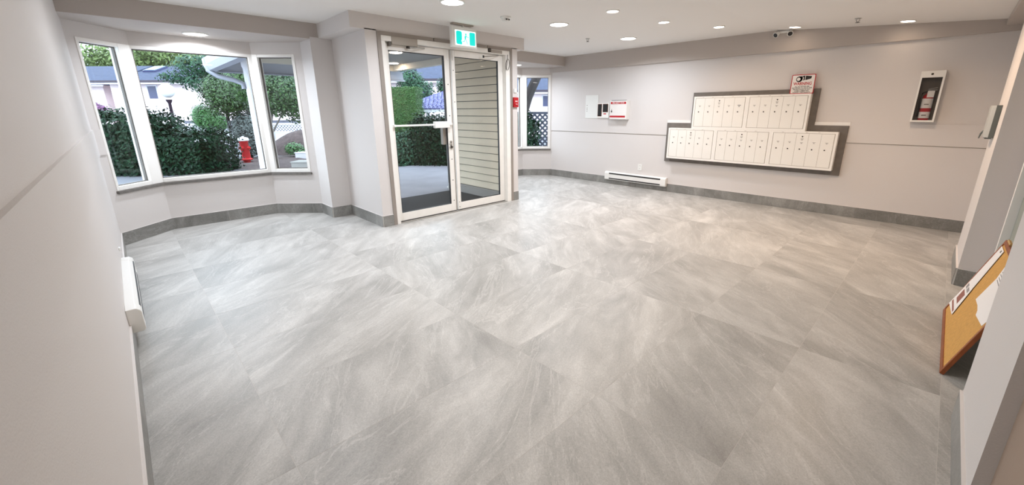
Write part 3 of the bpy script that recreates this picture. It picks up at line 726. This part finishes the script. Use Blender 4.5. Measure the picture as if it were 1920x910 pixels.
# ------------------------------------------------------------------ dispenser on the far right pilaster
e = empty('wall_dispenser', (.26, 5.2, 1.14), 'grey wall-mounted dispenser on the far right pilaster', 'dispenser')
MB().prism([(.26, 5.0), (.232, 5.0), (.205, 5.06), (.205, 5.3), (.222, 5.34), (.26, 5.34)], 'z', 1.15, 1.40).build('cover', 'dispenser_light', e, bevel=.004)
MB().box(.228, .2595, 4.992, 4.9995, 1.148, 1.402).build('end_plate', 'dispenser_dark', e, bevel=.002)
MB().tube([(.212, 5.30, 1.20), (.196, 5.31, 1.17), (.19, 5.31, 1.13)], [.008, .007, .004], 8).build('lever', 'dispenser_dark', e, smooth=True)
MB().box(.215, .25, 5.06, 5.28, 1.138, 1.15).build('nozzle_tray', 'dispenser_dark', e)

# ------------------------------------------------------------------ cork board leaning in the recess
BB0, BB1 = Vector((.213, 0, .004)), Vector((.392, 0, .566))
Vb = (BB1-BB0); Hb = Vb.length; Vb.normalize(); Ub = Vector((0, -1, 0)); Wb = Ub.cross(Vb); Wb = Wb if Wb.x < 0 else -Wb
Ob = Vector((.213, 3.945, .004)); Lb = 1.018
e = empty('cork_notice_board', (.22, 3.44, 0), 'wood-framed cork notice board leaning on the floor at right', 'notice board')
MB().obox(Ob, Ub, Vb, Wb, .012, Lb-.012, .012, Hb-.012, -.014, -.006).build('backing', 'gold_wood', e)
MB().obox(Ob, Ub, Vb, Wb, .02, Lb-.02, .02, Hb-.02, -.006, -.002).build('cork_panel', 'cork', e)
for a0, a1, b0, b1 in ((0, Lb, 0, .024), (0, Lb, Hb-.024, Hb), (0, .024, .024, Hb-.024), (Lb-.024, Lb, .024, Hb-.024)):
    MB().obox(Ob, Ub, Vb, Wb, a0, a1, b0, b1, -.016, .003).build('frame_rail', 'frame_wood', e, bevel=.002)
MB().obox(Ob, Ub, Vb, Wb, .03, .16, Hb, Hb+.012, -.012, .0).build('top_splinter', 'gold_wood', e)
def sheet(name, pts, label, marks=(), mk='paper_text', lift=0.):
    p = empty(name, Ob+Ub*pts[0][0]+Vb*pts[0][1], label, 'paper', 'papers pinned on the cork board')
    MB().oprism(pts, Ob, Ub, Vb, Wb, -.0015+lift, -.0005+lift).build('sheet', 'paper', p)
    for a0, a1, b0, b1, mm in marks:
        MB().obox(Ob, Ub, Vb, Wb, a0, a1, b0, b1, -.0005+lift, -.0001+lift).build('print', mm, p)
    return p
sheet('pinned_flyer', [(.0, .065), (.30, .092), (.24, .28), (.03, .285)], 'flyer with a reddish picture at the board\'s lower far corner',
      [(.03, .26, .095, .112, 'paper_print'), (.07, .20, .14, .215, 'paper_print'), (.05, .11, .23, .26, 'paper_text'), (.13, .21, .232, .256, 'paper_text')], lift=.004)
p = sheet('pinned_page', [(.03, .265), (.235, .28), (.18, .55), (.035, .55)], 'plain white page along the board\'s far edge', [(.11, .135, .525, .54, 'ink')], lift=.0035)
p = sheet('pinned_letter', [(.47, .292), (.60, .30), (.68, .295), (.72, .28), (.95, .31), (.985, .40), (.98, .55), (.43, .56), (.495, .453)], 'torn white letter filling the near half of the board',
      [(.50, .68, .50, .506, 'paper_text'), (.50, .72, .485, .49, 'paper_text'), (.52, .70, .47, .475, 'paper_text'), (.53, .66, .455, .46, 'paper_text'), (.46, .50, .53, .545, 'ink')])

# ================================================================== OUTDOORS
Uo = Vector((.699, .716, 0)); Wo = Vector((-.715, .699, 0))
def at(a, b, z=0.): return Uo*a+Wo*b+Vector((0, 0, z))
ZG = -.07
def gst(mb, name, m, label, cat): o = mb.build(name, m); return tag(o, label, cat, kind='structure')
gm = MB()
def gquad(x0, x1, y0, y1, z0, z1): gm.box(x0, x1, y0, y1, z0, z1)
gst(MB().box(-75, -6.58, -45, 60, ZG-.2, ZG), 'ground', 'asphalt', 'grey driveway beyond the windows', 'ground')
gst(MB().box(-10.1, -4.83, 2.30, 4.34, ZG, -.03).box(-10.1, -6.60, -1., 2.30, ZG, -.045).box(-10.1, -6.60, 4.34, 8., ZG, -.045), 'porch_floor', 'concrete', 'pale concrete porch floor outside the doors', 'pavement')
tag(MB().box(-6.2, -4.93, 2.42, 4.24, -.03, -.018).build('door_mat', 'mat_black', bevel=.004), 'black entrance mat outside the glass doors', 'mat')
# siding wall beside the doors
sd = gst(MB().box(-6.45, -4.80, 4.325, 4.40, -.05, 2.5), 'wall_siding', 'board_grey', 'beige lap-siding wall behind the right entrance door', 'wall')  # dark backing put in so the board gaps read as shadow lines
bme = MB().prism([(0, .004), (-.024, .004), (-.027, .010), (-.012, .1125), (0, .1125)], 'x', -6.36, -4.80).mesh('siding_board', 'siding')
for k in range(19):
    o = bpy.data.objects.new('siding_board', bme); col.objects.link(o); o.parent = sd; o.location = (0, 4.325, .115+.1185*k)
MB().box(-6.38, -4.80, 4.275, 4.325, -.05, .085).box(-6.38, -4.80, 4.295, 4.325, .085, .112).build('base_ledge', 'porch_paint', sd)
# porch roof on columns
PZ = 2.30
e = empty('entrance_porch', (-8.1, 3.3, PZ), 'flat porch canopy with gutter over the entrance', 'porch')
MB().box(-9.6, -6.6, 1.5, 5.35, PZ+.12, PZ+.2).box(-6.7, -4.80, 2.2, 4.5, PZ+.12, PZ+.2).build('ceiling', 'porch_paint', e)
MB().box(-9.6, -6.6, 4.98, 5.12, PZ, PZ+.14).build('side_beam', 'porch_beam', e)
MB().box(-9.6, -6.6, 1.62, 1.76, PZ, PZ+.14).build('side_beam', 'porch_beam', e)
MB().box(-9.6, -9.46, 1.76, 4.98, PZ, PZ+.14).build('front_beam', 'porch_beam', e)
gp = [(0, 0), (-.09, .02), (-.125, .12), (-.13, .23), (-.115, .23), (-.08, .04), (0, .02)]
MB().oprism([(-p[0], p[1]) for p in gp], (-9.6, 1.5, PZ-.215), (0, -1, 0), (0, 0, 1), (1, 0, 0), -.1, 3.0).build('gutter', 'gutter', e)
MB().oprism([(-p[0], p[1]) for p in gp], (-9.6, 1.5, PZ-.215), (-1, 0, 0), (0, 0, 1), (0, 1, 0), -.1, 3.85).build('gutter', 'gutter', e)
rf = MB().add([(-9.8, 1.3, PZ+.13), (-9.8, 5.5, PZ+.13), (-8.6, 5.5, PZ+.55), (-8.6, 1.3, PZ+.55), (-6.6, 1.3, PZ+.55), (-6.6, 5.5, PZ+.55), (-6.6, 1.3, PZ+.2), (-6.6, 5.5, PZ+.2)],
              [(0,1,2,3), (3,2,5,4), (0,3,4,6), (1,7,5,2), (0,6,7,1), (4,5,7,6)])
rf.build('roof', 'house_roof', e)
MB().tube([(-9.45, 1.40, PZ+.02), (-9.45, 1.40, PZ-.20), (-9.40, 1.52, PZ-.29), (-9.34, 1.74, PZ-.35), (-9.30, 1.86, PZ-.41), (-9.30, 1.87, PZ-.5)], .042, 12).build('downspout', 'gutter', e, smooth=True)
for x, y in ((-7.36, 3.95), (-9.0, 4.75)):
    MB().lathe((x, y, PZ+.12), [(.11, 0), (.11, -.006), (.10, -.008)], 24).build('ceiling_lamp', 'lamp_porch', e)
def column(x, y, label):
    e = empty('porch_column', (x, y, -.045), label, 'column', 'porch columns')
    MB().lathe((x, y, -.045), [(.10, 0), (.10, .08), (.085, .1), (.08, 2.2), (.095, 2.24), (.095, 2.34)], 24).build('shaft', 'lattice_white', e, smooth=True)
    MB().box(x-.12, x+.12, y-.12, y+.12, -.045, .03).build('plinth', 'lattice_white', e)
column(-9.3, 1.98, 'white round porch column seen through the left bay window')

# ---- foliage
def leafmesh(name, pts, nrm, size, m, parent, aspect=.5, seed=0, droop=.0):
    r = np.random.default_rng(seed); n = len(pts)
    pts = np.asarray(pts); nrm = np.asarray(nrm)+r.normal(0, .45, (n, 3)); nrm /= np.linalg.norm(nrm, axis=1, keepdims=True)
    t = r.normal(0, 1, (n, 3)); t[:, 2] -= droop; t -= (t*nrm).sum(1, keepdims=True)*nrm; t /= np.linalg.norm(t, axis=1, keepdims=True)
    b = np.cross(nrm, t); L = size*r.uniform(.65, 1.25, (n, 1)); Wd = L*aspect
    org = np.array(wloc(parent))
    v = np.stack([pts-t*L*.5, pts+b*Wd*.5-nrm*L*.06, pts+t*L*.5-nrm*L*.1, pts-b*Wd*.5-nrm*L*.06], 1).reshape(-1, 3)-org
    me = bpy.data.meshes.new(name); me.vertices.add(4*n); me.vertices.foreach_set('co', v.astype(np.float32).ravel())
    me.loops.add(4*n); me.loops.foreach_set('vertex_index', np.arange(4*n, dtype=np.int32))
    me.polygons.add(n); me.polygons.foreach_set('loop_start', np.arange(0, 4*n, 4, dtype=np.int32))
    me.update(calc_edges=True); me.validate()
    me.materials.append(MATS[m]); o = bpy.data.objects.new(name, me); col.objects.link(o); o.parent = parent
    o['kind'] = 'stuff'; return o
def blob_points(blobs, n, seed, shell=.65):
    r = np.random.default_rng(seed); P, Nn = [], []
    vol = np.array([rx*ry*rz for _, (rx, ry, rz) in blobs])**.67; k = np.maximum(8, (n*vol/vol.sum()).astype(int))
    for (c, rad), q in zip(blobs, k):
        d = r.normal(0, 1, (q, 3)); d /= np.linalg.norm(d, axis=1, keepdims=True)
        s = r.uniform(shell, 1.05, (q, 1))+.10*np.sin(d[:, :1]*7+d[:, 1:2]*5)
        P.append(np.array(c)+d*s*np.array(rad)); Nn.append(d+np.array([0, 0, .35]))
    return np.concatenate(P), np.concatenate(Nn)
def tree(name, label, base, blobs, n, leaf, m, seed, trunks=None, bark='bark', cat='tree', group=None, aspect=.5, droop=0.):
    e = empty(name, base, label, cat, group)
    P, Nn = blob_points(blobs, n, seed)
    leafmesh('foliage', P, Nn, leaf, m, e, aspect, seed, droop)
    base = Vector(base)
    if trunks is None:
        c = Vector(blobs[0][0]); trunks = [([base, base.lerp(c, .5)+Vector((.03, .02, 0)), c], [.07, .05, .03])]
    for path, rad in trunks: MB().tube(path, rad, 8).build('trunk', bark, e, smooth=True)
    r = random.Random(seed)
    for c, rad in blobs[:5]:
        for k in range(2):
            st = Vector(trunks[0][0][-1]); tip = Vector(c)+Vector((r.uniform(-.6, .6)*rad[0], r.uniform(-.6, .6)*rad[1], r.uniform(.1, .7)*rad[2]))
            MB().tube([st, st.lerp(tip, .5)+Vector((0, 0, .03)), tip], [.022, .014, .005], 6).build('branch', bark, e, smooth=True)
    return e
def hedge(name, label, a0, a1, b0, b1, z1, n, leaf, m, seed, cat='hedge', group=None, rough=.12, aspect=.5, core='leaf_laurel', i=.14):
    e = empty(name, at((a0+a1)/2, (b0+b1)/2, ZG), label, cat, group)
    MB().obox(at(0, 0, 0), Uo, Wo, (0, 0, 1), a0+i, a1-i, b0+i, b1-i, ZG, z1-i).build('inner_growth', core, e)
    r = np.random.default_rng(seed)
    A_ = np.array([(a1-a0)*(b1-b0), (a1-a0)*(z1-ZG), (b1-b0)*(z1-ZG), (b1-b0)*(z1-ZG)]); k = (n*A_/A_.sum()).astype(int)
    P, Nn = [], []
    for f in range(4):
        q = k[f]; s, t = r.random(q), r.random(q); off = np.abs(r.normal(0, rough, q))-rough*.3
        if f == 0: p = (a0+s*(a1-a0), b0+t*(b1-b0), z1+off*.9); nn = (0, 0, 1)
        elif f == 1: p = (a0+s*(a1-a0), b0-off, ZG+.02+t*(z1-ZG)); nn = tuple(-Wo+Vector((0, 0, .5)))
        elif f == 2: p = (a0-off, b0+s*(b1-b0), ZG+.02+t*(z1-ZG)); nn = tuple(-Uo+Vector((0, 0, .4)))
        else: p = (a1+off, b0+s*(b1-b0), ZG+.02+t*(z1-ZG)); nn = tuple(Uo+Vector((0, 0, .4)))
        w = p[0][:, None]*np.array(Uo)+p[1][:, None]*np.array(Wo); w[:, 2] = p[2]
        P.append(w); Nn.append(np.tile(nn, (q, 1)))
    leafmesh('foliage', np.concatenate(P), np.concatenate(Nn), leaf, m, e, aspect, seed)
    return e
hedge('laurel_hedge', 'tall dark laurel hedge behind the left bay window', -12.0, -8.85, 9.7, 10.9, 1.24, 15000, .10, 'leaf_laurel', 1, group='laurel hedges')
hedge('laurel_hedge', 'lower laurel hedge reaching toward the red hydrant', -8.85, -7.62, 9.8, 10.9, .80, 8000, .095, 'leaf_laurel', 2, group='laurel hedges')
hedge('laurel_hedge', 'dark glossy laurel hedge seen through the left entrance door', -2.95, -.9, 11.2, 12.2, 1.10, 13000, .085, 'leaf_laurel', 3, group='laurel hedges')
hedge('low_shrub', 'bright low shrub in front of the clipped cedar hedge', -4.9, -2.95, 11.3, 12.2, .66, 6000, .09, 'leaf_pine', 4, cat='shrub', core='leaf_laurel')
hedge('cedar_hedge', 'clipped bright green cedar hedge outside the left door', -6.3, -3.13, 12.5, 13.4, 2.06, 34000, .042, 'leaf_cedar', 5, rough=.012, core='leaf_cedar', i=.03)
hedge('laurel_hedge', 'dark laurel bush in front of the dark lattice', -.6, .25, 11.0, 11.7, 1.12, 4000, .11, 'leaf_laurel', 6, group='laurel hedges')
def T(a, b, z): return tuple(at(a, b, z))
tree('leafy_tree', 'pale green broad tree whose drooping branches cover the blue roof', T(-10.6, 16.3, ZG),
     [(T(-11.9, 16, 3.0), (.9, .9, .45)), (T(-11.1, 16.2, 3.1), (.9, .9, .55)), (T(-10.4, 16.2, 2.75), (.7, .8, .6)), (T(-12.6, 15.8, 2.62), (.5, .6, .22)), (T(-11.7, 15.8, 2.4), (.6, .7, .3)), (T(-11.0, 16, 2.2), (.5, .6, .3))],
     6500, .11, 'leaf_pine', 11, [([T(-10.6, 16.3, ZG), T(-10.5, 16.3, 1.4), T(-10.8, 16.2, 2.5)], [.16, .13, .08])], group='garden trees')
tree('round_topiary', 'dense rounded dark green tree left of the porch column', T(-9.15, 13, ZG),
     [(T(-9.1, 13, 2.0), (.6, .62, .56)), (T(-9.0, 12.8, 1.75), (.58, .55, .5)), (T(-8.75, 13.1, 1.9), (.45, .5, .6))], 7000, .085, 'leaf_round', 12, group='garden trees')
tree('small_tree', 'multi-stemmed small tree in the narrow right bay pane', T(-6.75, 11, ZG),
     [(T(-6.9, 11, 2.05), (.75, .75, .5)), (T(-6.2, 11, 1.85), (.75, .75, .62)), (T(-6.6, 11.1, 1.62), (.5, .5, .32)), (T(-5.7, 11.1, 1.6), (.6, .6, .55))], 8000, .08, 'leaf_round', 13,
     [([T(-6.72, 11, ZG), T(-6.68, 11, .6), T(-6.6, 11, 1.1), T(-6.45, 11, 1.6)], [.055, .045, .035, .02]), ([T(-6.68, 11, .5), T(-6.75, 11, 1.0), T(-6.85, 11, 1.7)], [.035, .028, .015]), ([T(-6.7, 11, .7), T(-6.5, 11, 1.0), T(-6.15, 11, 1.5)], [.03, .022, .012])], 'bark_pale', group='garden trees')
tree('round_shrub', 'small rounded green shrub above the white lattice fence', T(-12.75, 16.9, ZG), [(T(-12.75, 16.9, 1.2), (.55, .5, .5)), (T(-12.4, 16.9, 1.0), (.5, .5, .4))], 9000, .075, 'leaf_bright', 14, cat='shrub')
tree('grey_shrub', 'silvery grey shrub behind the hydrant', T(-8.75, 13.2, ZG), [(T(-8.8, 13.2, .85), (.5, .4, .6)), (T(-8.45, 13.2, .5), (.42, .35, .5))], 9000, .075, 'leaf_grey', 15, cat='shrub', bark='bark')
tree('purple_shrub', 'purple-leaved shrub rising above the tall hedge', T(-12.6, 12.4, ZG), [(T(-12.6, 12.4, 1.52), (.26, .26, .2)), (T(-12.35, 12.4, 1.47), (.22, .2, .14))], 900, .08, 'leaf_purple', 16, cat='shrub')
for k, (a, z, rr, l) in enumerate([(-36.8, 4.3, 1.9, 'yellow-green tree behind the blue roof, partly against the sky'), (-33.6, 5.9, 2.7, 'tall yellow-green tree behind the roof at the window mullion'), (-29.6, 6.2, 2.6, 'yellow-green tree behind the roof and skylight')]):
    tree('distant_tree', l, T(a, 36, ZG), [(T(a, 36, z), (rr, rr, 1.5)), (T(a+1.6, 36, z-.5), (rr*.8, rr, 1.3)), (T(a-1.5, 35.5, z-1.), (rr*.7, rr, 1.2))], 4500, .3, 'leaf_yellow', 20+k, group='trees behind the houses')
tree('distant_tree', 'dark tree filling the gap right of the porch column', T(-12.6, 21, ZG), [(T(-12.8, 21, 2.9), (1.5, 1.2, 1.2)), (T(-11.6, 21, 2.4), (1.3, 1.2, 1.1))], 5000, .22, 'leaf_pine', 24, group='trees behind the houses')
tree('garden_bush', 'leafy bush rising over the cedar hedge outside the door', T(-4.6, 18, ZG), [(T(-4.75, 18, 2.62), (.62, .6, .55)), (T(-4.4, 18, 2.15), (.75, .6, .6)), (T(-4.6, 18, 1.6), (.8, .6, .5))], 4500, .12, 'leaf_pine', 25, group='garden trees')
tree('garden_bush', 'leafy bush behind the tiled roof near the door mullion', T(-3.2, 18.6, ZG), [(T(-3.25, 18.6, 2.35), (.55, .5, .5)), (T(-3.0, 18.6, 1.8), (.6, .6, .5))], 3000, .12, 'leaf_pine', 26, group='garden trees')
tree('leaning_tree', 'dark leaning trunk crossing the right bay window', T(-.2, 11.9, ZG), [(T(1.2, 12.6, 3.1), (1.0, .8, .55)), (T(1.6, 12.8, 2.7), (.5, .5, .3))], 2500, .13, 'leaf_pine', 27,
     [([T(-.22, 11.9, ZG), T(-.1, 11.9, 1.0), T(.15, 11.9, 1.75), T(.55, 12, 2.6), T(.9, 12.1, 3.2)], [.17, .15, .13, .12, .1]), ([T(-.5, 11.4, ZG), T(-.42, 11.4, 1.6), T(-.3, 11.4, 3.0)], [.13, .11, .09])], group='garden trees')

# ---- garden things
e = empty('globe_lamp_post', at(-9.75, 11.75, ZG), 'white globe lamp on a dark post behind the hedge', 'lamp post')
lx_, ly_, _ = at(-9.75, 11.75)
MB().lathe((lx_, ly_, ZG), [(.07, 0), (.07, .05), (.038, .08), (.036, 1.70), (.06, 1.74), (.075, 1.80)], 16).build('post', 'pole_dark', e, smooth=True)
MB().lathe((lx_, ly_, 1.965), [(.05, -.182), (.09, -.16), (.14, -.115), (.172, -.055), (.182, 0), (.172, .06), (.14, .117), (.08, .16), (.015, .181)], 28).build('globe', 'globe', e, smooth=True)
hx, hy, _ = at(-8.08, 12.0)
e = empty('fire_hydrant', (hx, hy, ZG), 'red fire hydrant with a white cap beside the hedge', 'hydrant')
MB().lathe((hx, hy, ZG), [(.15, 0), (.15, .03), (.10, .04), (.10, .10), (.155, .11), (.155, .14), (.112, .16), (.106, .60), (.12, .62), (.12, .66)], 20).build('barrel', 'hydrant_red', e, smooth=True)
MB().lathe((hx, hy, ZG+.66), [(.14, 0), (.14, .05), (.12, .08), (.07, .095), (.03, .10), (.03, .125)], 20).build('cap', 'lattice_white', e, smooth=True)
for d in (Uo, -Uo, -Wo):
    MB().lathe(Vector((hx, hy, ZG+.45)), [(.04, .07), (.05, .10), (.05, .14), (.025, .145), (.025, .165)], 12, d).build('nozzle', 'hydrant_red', e, smooth=True)
def lattice(name, label, a0, a1, b, z0, z1, step, w, m, parent_m, base_to=None, post=True, cat='fence'):
    e = empty(name, at((a0+a1)/2, b, ZG), label, cat)
    O = at(0, b, 0); st = MB(); H_ = z1-z0
    for sgn, dz in ((1, 0), (-1, .008)):
        k = -int(H_/step)-1
        while a0+k*step < a1+H_:
            p0, p1 = (a0+k*step, z0), (a0+k*step+H_, z1)
            if p0[0] < a0: p0 = (a0, z0+a0-p0[0])
            if p1[0] > a1: p1 = (a1, z1-(p1[0]-a1))
            if p1[0]-p0[0] > .02:
                q0, q1 = p0, p1
                if sgn < 0: q0, q1 = (p0[0], z0+z1-p0[1]), (p1[0], z0+z1-p1[1])
                d = Vector((q1[0]-q0[0], q1[1]-q0[1])).normalized(); n = Vector((-d.y, d.x))*w/2
                st.oprism([(q0[0]+n.x, q0[1]+n.y), (q0[0]-n.x, q0[1]-n.y), (q1[0]-n.x, q1[1]-n.y), (q1[0]+n.x, q1[1]+n.y)], O, Uo, (0, 0, 1), Wo, dz, dz+.007)
            k += 1
    o = st.build('lattice_strips', m, e); o['kind'] = 'stuff'
    MB().obox(O, Uo, (0, 0, 1), Wo, a0, a1, z1-.02, z1+.05, -.02, .03).build('top_rail', parent_m, e)
    MB().obox(O, Uo, (0, 0, 1), Wo, a0, a1, z0-.05, z0+.01, -.02, .03).build('bottom_rail', parent_m, e)
    k = a0
    while k <= a1+.01:
        MB().obox(O, Uo, (0, 0, 1), Wo, k-.05, k+.05, ZG, z1+.10, -.03, .05).build('post', parent_m, e); k += (a1-a0)/max(1, round((a1-a0)/2.2))
    if base_to is not None:
        k = a0+.06
        while k < a1-.1:
            MB().obox(O, Uo, (0, 0, 1), Wo, k, min(k+.22, a1), ZG+.05, base_to, .0, .02).build('plank', parent_m, e); k += .225
    return e
lattice('lattice_fence', 'white fence with a lattice top beyond the garden', -15.2, -9.0, 18., .58, .88, .13, .03, 'lattice_white', 'lattice_white', .53)
lattice('lattice_screen', 'dark lattice screen outside the right bay window', -.3, 2.2, 12.4, .0, 1.30, .155, .055, 'lattice_dark', 'lattice_dark')
# soil heap, beds and small items
def heap(name, label, a, b, ra, h, m, seed):
    r = np.random.default_rng(seed); mb = MB(); n, k = 28, 9; O = at(a, b, ZG)
    for i in range(k):
        f = i/(k-1); rad = ra*(1-f)**.85
        for j in range(n):
            an = 2*math.pi*j/n; q = rad*(1+.10*math.sin(3*an+seed)+r.normal(0, .035))
            mb.v.append(tuple(O+Uo*q*math.cos(an)+Wo*q*math.sin(an)+Vector((0, 0, h*math.sin(f*math.pi/2)+r.normal(0, .012)*(f > 0)))))
    for i in range(k-1):
        for j in range(n): mb.f.append((i*n+j, i*n+(j+1) % n, (i+1)*n+(j+1) % n, (i+1)*n+j))
    o = mb.build(name, m, smooth=True); return tag(o, label, 'soil')
heap('soil_heap', 'heap of brown soil in the right bay pane', -8.0, 15.3, 1.25, .82, 'soil', 3)
heap('soil_bed', 'low soil bed around the small tree and hydrant', -7.6, 12.6, 1.9, .06, 'soil', 5)
tree('ground_plant', 'low leafy plant at the foot of the soil heap', T(-7.45, 13.5, ZG), [(T(-7.5, 13.5, .22), (.35, .3, .24)), (T(-7.1, 13.4, .12), (.3, .3, .18))], 900, .08, 'leaf_bright', 31, cat='plant')
def blockthing(name, label, a0, a1, b0, b1, z0, z1, m, cat):
    e = empty(name, at((a0+a1)/2, (b0+b1)/2, z0), label, cat)
    O = at(0, 0, 0); MB().obox(O, Uo, Wo, (0, 0, 1), a0, a1, b0, b1, z0, z1-.03).build('body', m, e, bevel=.01)
    MB().obox(O, Uo, Wo, (0, 0, 1), a0-.012, a1+.012, b0-.012, b1+.012, z1-.03, z1).build('rim', m, e, bevel=.004); return e
blockthing('planter_box', 'pale grey planter box at the lower right of the bay view', -5.62, -5.1, 9.9, 10.3, ZG, .22, 'porch_paint', 'planter')
blockthing('stone_block', 'long white stone block in front of the soil heap', -7.15, -6.3, 12.9, 13.2, ZG, .16, 'lattice_white', 'block')
mat('backdrop_grey', (112, 112, 124), .9, vary=.15, vscale=3)
gw_ = blockthing('grey_backdrop', 'low grey block added as a backdrop behind the white lattice fence', -15.5, -7.5, 19.2, 19.5, ZG, 1.02, 'backdrop_grey', 'wall'); gw_['kind'] = 'thing'  # grey block added so the white lattice shows against a darker ground
e = empty('white_yard_sign', at(-8.55, 14.2, ZG), 'small white yard sign beside the soil heap', 'sign')
MB().obox(at(0, 14.2), Uo, (0, 0, 1), Wo, -8.67, -8.43, .50, .72, 0, .012).build('panel', 'lattice_white', e)
MB().obox(at(0, 14.2), Uo, (0, 0, 1), Wo, -8.57, -8.53, ZG, .5, 0, .012).build('stake', 'lattice_white', e)

# ---- houses
def window_part(e, a0, a1, b, z0, z1, rows=1, cols=1):
    O = at(0, b, 0)
    w = MB().obox(O, Uo, (0, 0, 1), Wo, a0-.06, a1+.06, z0-.08, z0, -.06, .02).obox(O, Uo, (0, 0, 1), Wo, a0-.06, a1+.06, z1, z1+.06, -.03, .02).obox(O, Uo, (0, 0, 1), Wo, a0-.06, a0, z0, z1, -.03, .02).obox(O, Uo, (0, 0, 1), Wo, a1, a1+.06, z0, z1, -.03, .02).build('window', 'lattice_white', e)
    for i in range(cols):
        for j in range(rows):
            da, dz = (a1-a0)/cols, (z1-z0)/rows
            MB().obox(O, Uo, (0, 0, 1), Wo, a0+i*da+.015, a0+(i+1)*da-.015, z0+j*dz+.015, z0+(j+1)*dz-.015, -.015, .0).build('pane', 'house_window', w)
def house(name, label, a0, a1, b0, b1, ze, zr, hipl, hipr, over=.5):
    e = empty(name, at((a0+a1)/2, b0, ZG), label, 'house', 'neighbouring houses')
    O = at(0, 0, 0)
    MB().obox(O, Uo, Wo, (0, 0, 1), a0, a1, b0, b1, ZG, ze+.05).build('wall', 'house_wall', e)
    bm_ = (b0+b1)/2; c = [at(a0-over, b0-over, ze), at(a1+over, b0-over, ze), at(a1+over, b1+over, ze), at(a0-over, b1+over, ze), at(a0-over+hipl, bm_, zr), at(a1+over-hipr, bm_, zr)]
    dn = Vector((0, 0, -.1))
    MB().add([*c, *[q+dn for q in c[:4]]], [(0,1,5,4), (1,2,5), (2,3,4,5), (3,0,4), (0,6,7,1), (1,7,8,2), (2,8,9,3), (3,9,6,0), (9,8,7,6)]).build('roof', 'house_roof', e)
    MB().obox(O, Uo, (0, 0, 1), Wo, a0-over-.05, a1+over+.05, ze-.12, ze+.0, b0-over-.1, b0-over).build('gutter', 'pole_dark', e)
    MB().obox(O, Uo, (0, 0, 1), Wo, a0-over-.05, a1+over+.05, ze-.2, ze-.12, b0-over-.06, b0-over).build('fascia', 'lattice_white', e)
    return e
h = house('row_house', 'long pink-white house with blue roof behind the hedge', -23.4, -2.8, 24.4, 34, 3.12, 5.0, 4.2, 3.)
window_part(h, -21.3, -20.8, 24.4, 2.15, 2.85); window_part(h, -5.75, -5.2, 24.4, 2.1, 2.75, 3, 2); window_part(h, -11.6, -10.6, 24.4, 1.3, 2.4, 2, 2)
def roofpt(a, b): return at(a, b, 3.12+(b-23.9)*(5.0-3.12)/(29.2-23.9))
s0 = roofpt(-22.3, 25.5); vs = (roofpt(-22.3, 26.5)-roofpt(-22.3, 25.5)).normalized(); ns = Uo.cross(vs); ns = ns if ns.z > 0 else -ns
MB().obox(s0, Uo, vs, ns, 0, .75, 0, 1.0, -.02, .10).build('skylight', 'house_window', h)
MB().obox(s0, Uo, vs, ns, .07, .68, .07, .93, .10, .115).build('skylight_pane', 'skylight_glass', h)
MB().obox(at(0, 0), Uo, (0, 0, 1), Wo, -26., -25.6, 3.6, 3.8, 27., 27.3).build('roof_vent', 'house_roof', h)
h = house('row_house', 'lower pink-white house wing at the far left of the bay view', -34, -24.6, 25.2, 32, 3.06, 4.35, .2, .2)
h = house('row_house', 'pink-white house seen through the right bay window', -1.2, 9, 24.4, 32, 2.5, 4.1, 2, 2)
window_part(h, 1.15, 1.6, 24.4, 1.6, 2.2)
# small tiled roof (garden shelter)
gc = (-2.35, 15.3); gw = 1.75
e = empty('garden_shelter', at(*gc, ZG), 'small shelter with blue tiled roof beyond the laurel hedge', 'shelter')
O = at(*gc, 0); ze, zr = 1.46, 2.2
tl_ = MB(); rows = 15
for side in range(4):
    ux = [Uo, Wo, -Uo, -Wo][side]; uy = [-Wo, Uo, Wo, -Uo][side]
    for i in range(rows):
        f0, f1 = i/rows, (i+1)/rows; w0 = gw*(1-f0); nt_ = max(1, int(2*w0/.13))
        for j in range(nt_):
            xa, xb = -w0+2*w0*j/nt_, -w0+2*w0*(j+1)/nt_; lim = gw*(1-f1)+.02
            xa2, xb2 = max(-lim, min(lim, xa)), max(-lim, min(lim, xb))
            q = lambda x, f, h: O+ux*x+uy*gw*(1-f)+Vector((0, 0, ze+(zr-ze)*f+h))
            xm, xm2 = (xa+xb)/2, (xa2+xb2)/2
            tl_.add([q(xa+.01, f0, .012), q(xm, f0, .04), q(xb-.01, f0, .012), q(xb2-.01, f1, .0), q(xm2, f1, .022), q(xa2+.01, f1, .0), q(xa+.01, f0, -.02), q(xb-.01, f0, -.02)], [(0,1,4,5), (1,2,3,4), (6,7,2,1,0)])
o = tl_.build('roof_tiles', 'tile_roof', e); o['kind'] = 'stuff'
MB().obox(O, Uo, Wo, (0, 0, 1), -gw+.02, gw-.02, -gw+.02, gw-.02, ze-.12, ze-.01).build('fascia', 'lattice_white', e)
for sa in (-1, 1):
    for sb in (-1, 1):
        MB().obox(O, Uo, Wo, (0, 0, 1), sa*1.4-.06, sa*1.4+.06, sb*1.4-.06, sb*1.4+.06, ZG, ze-.12).build('post', 'lattice_white', e)
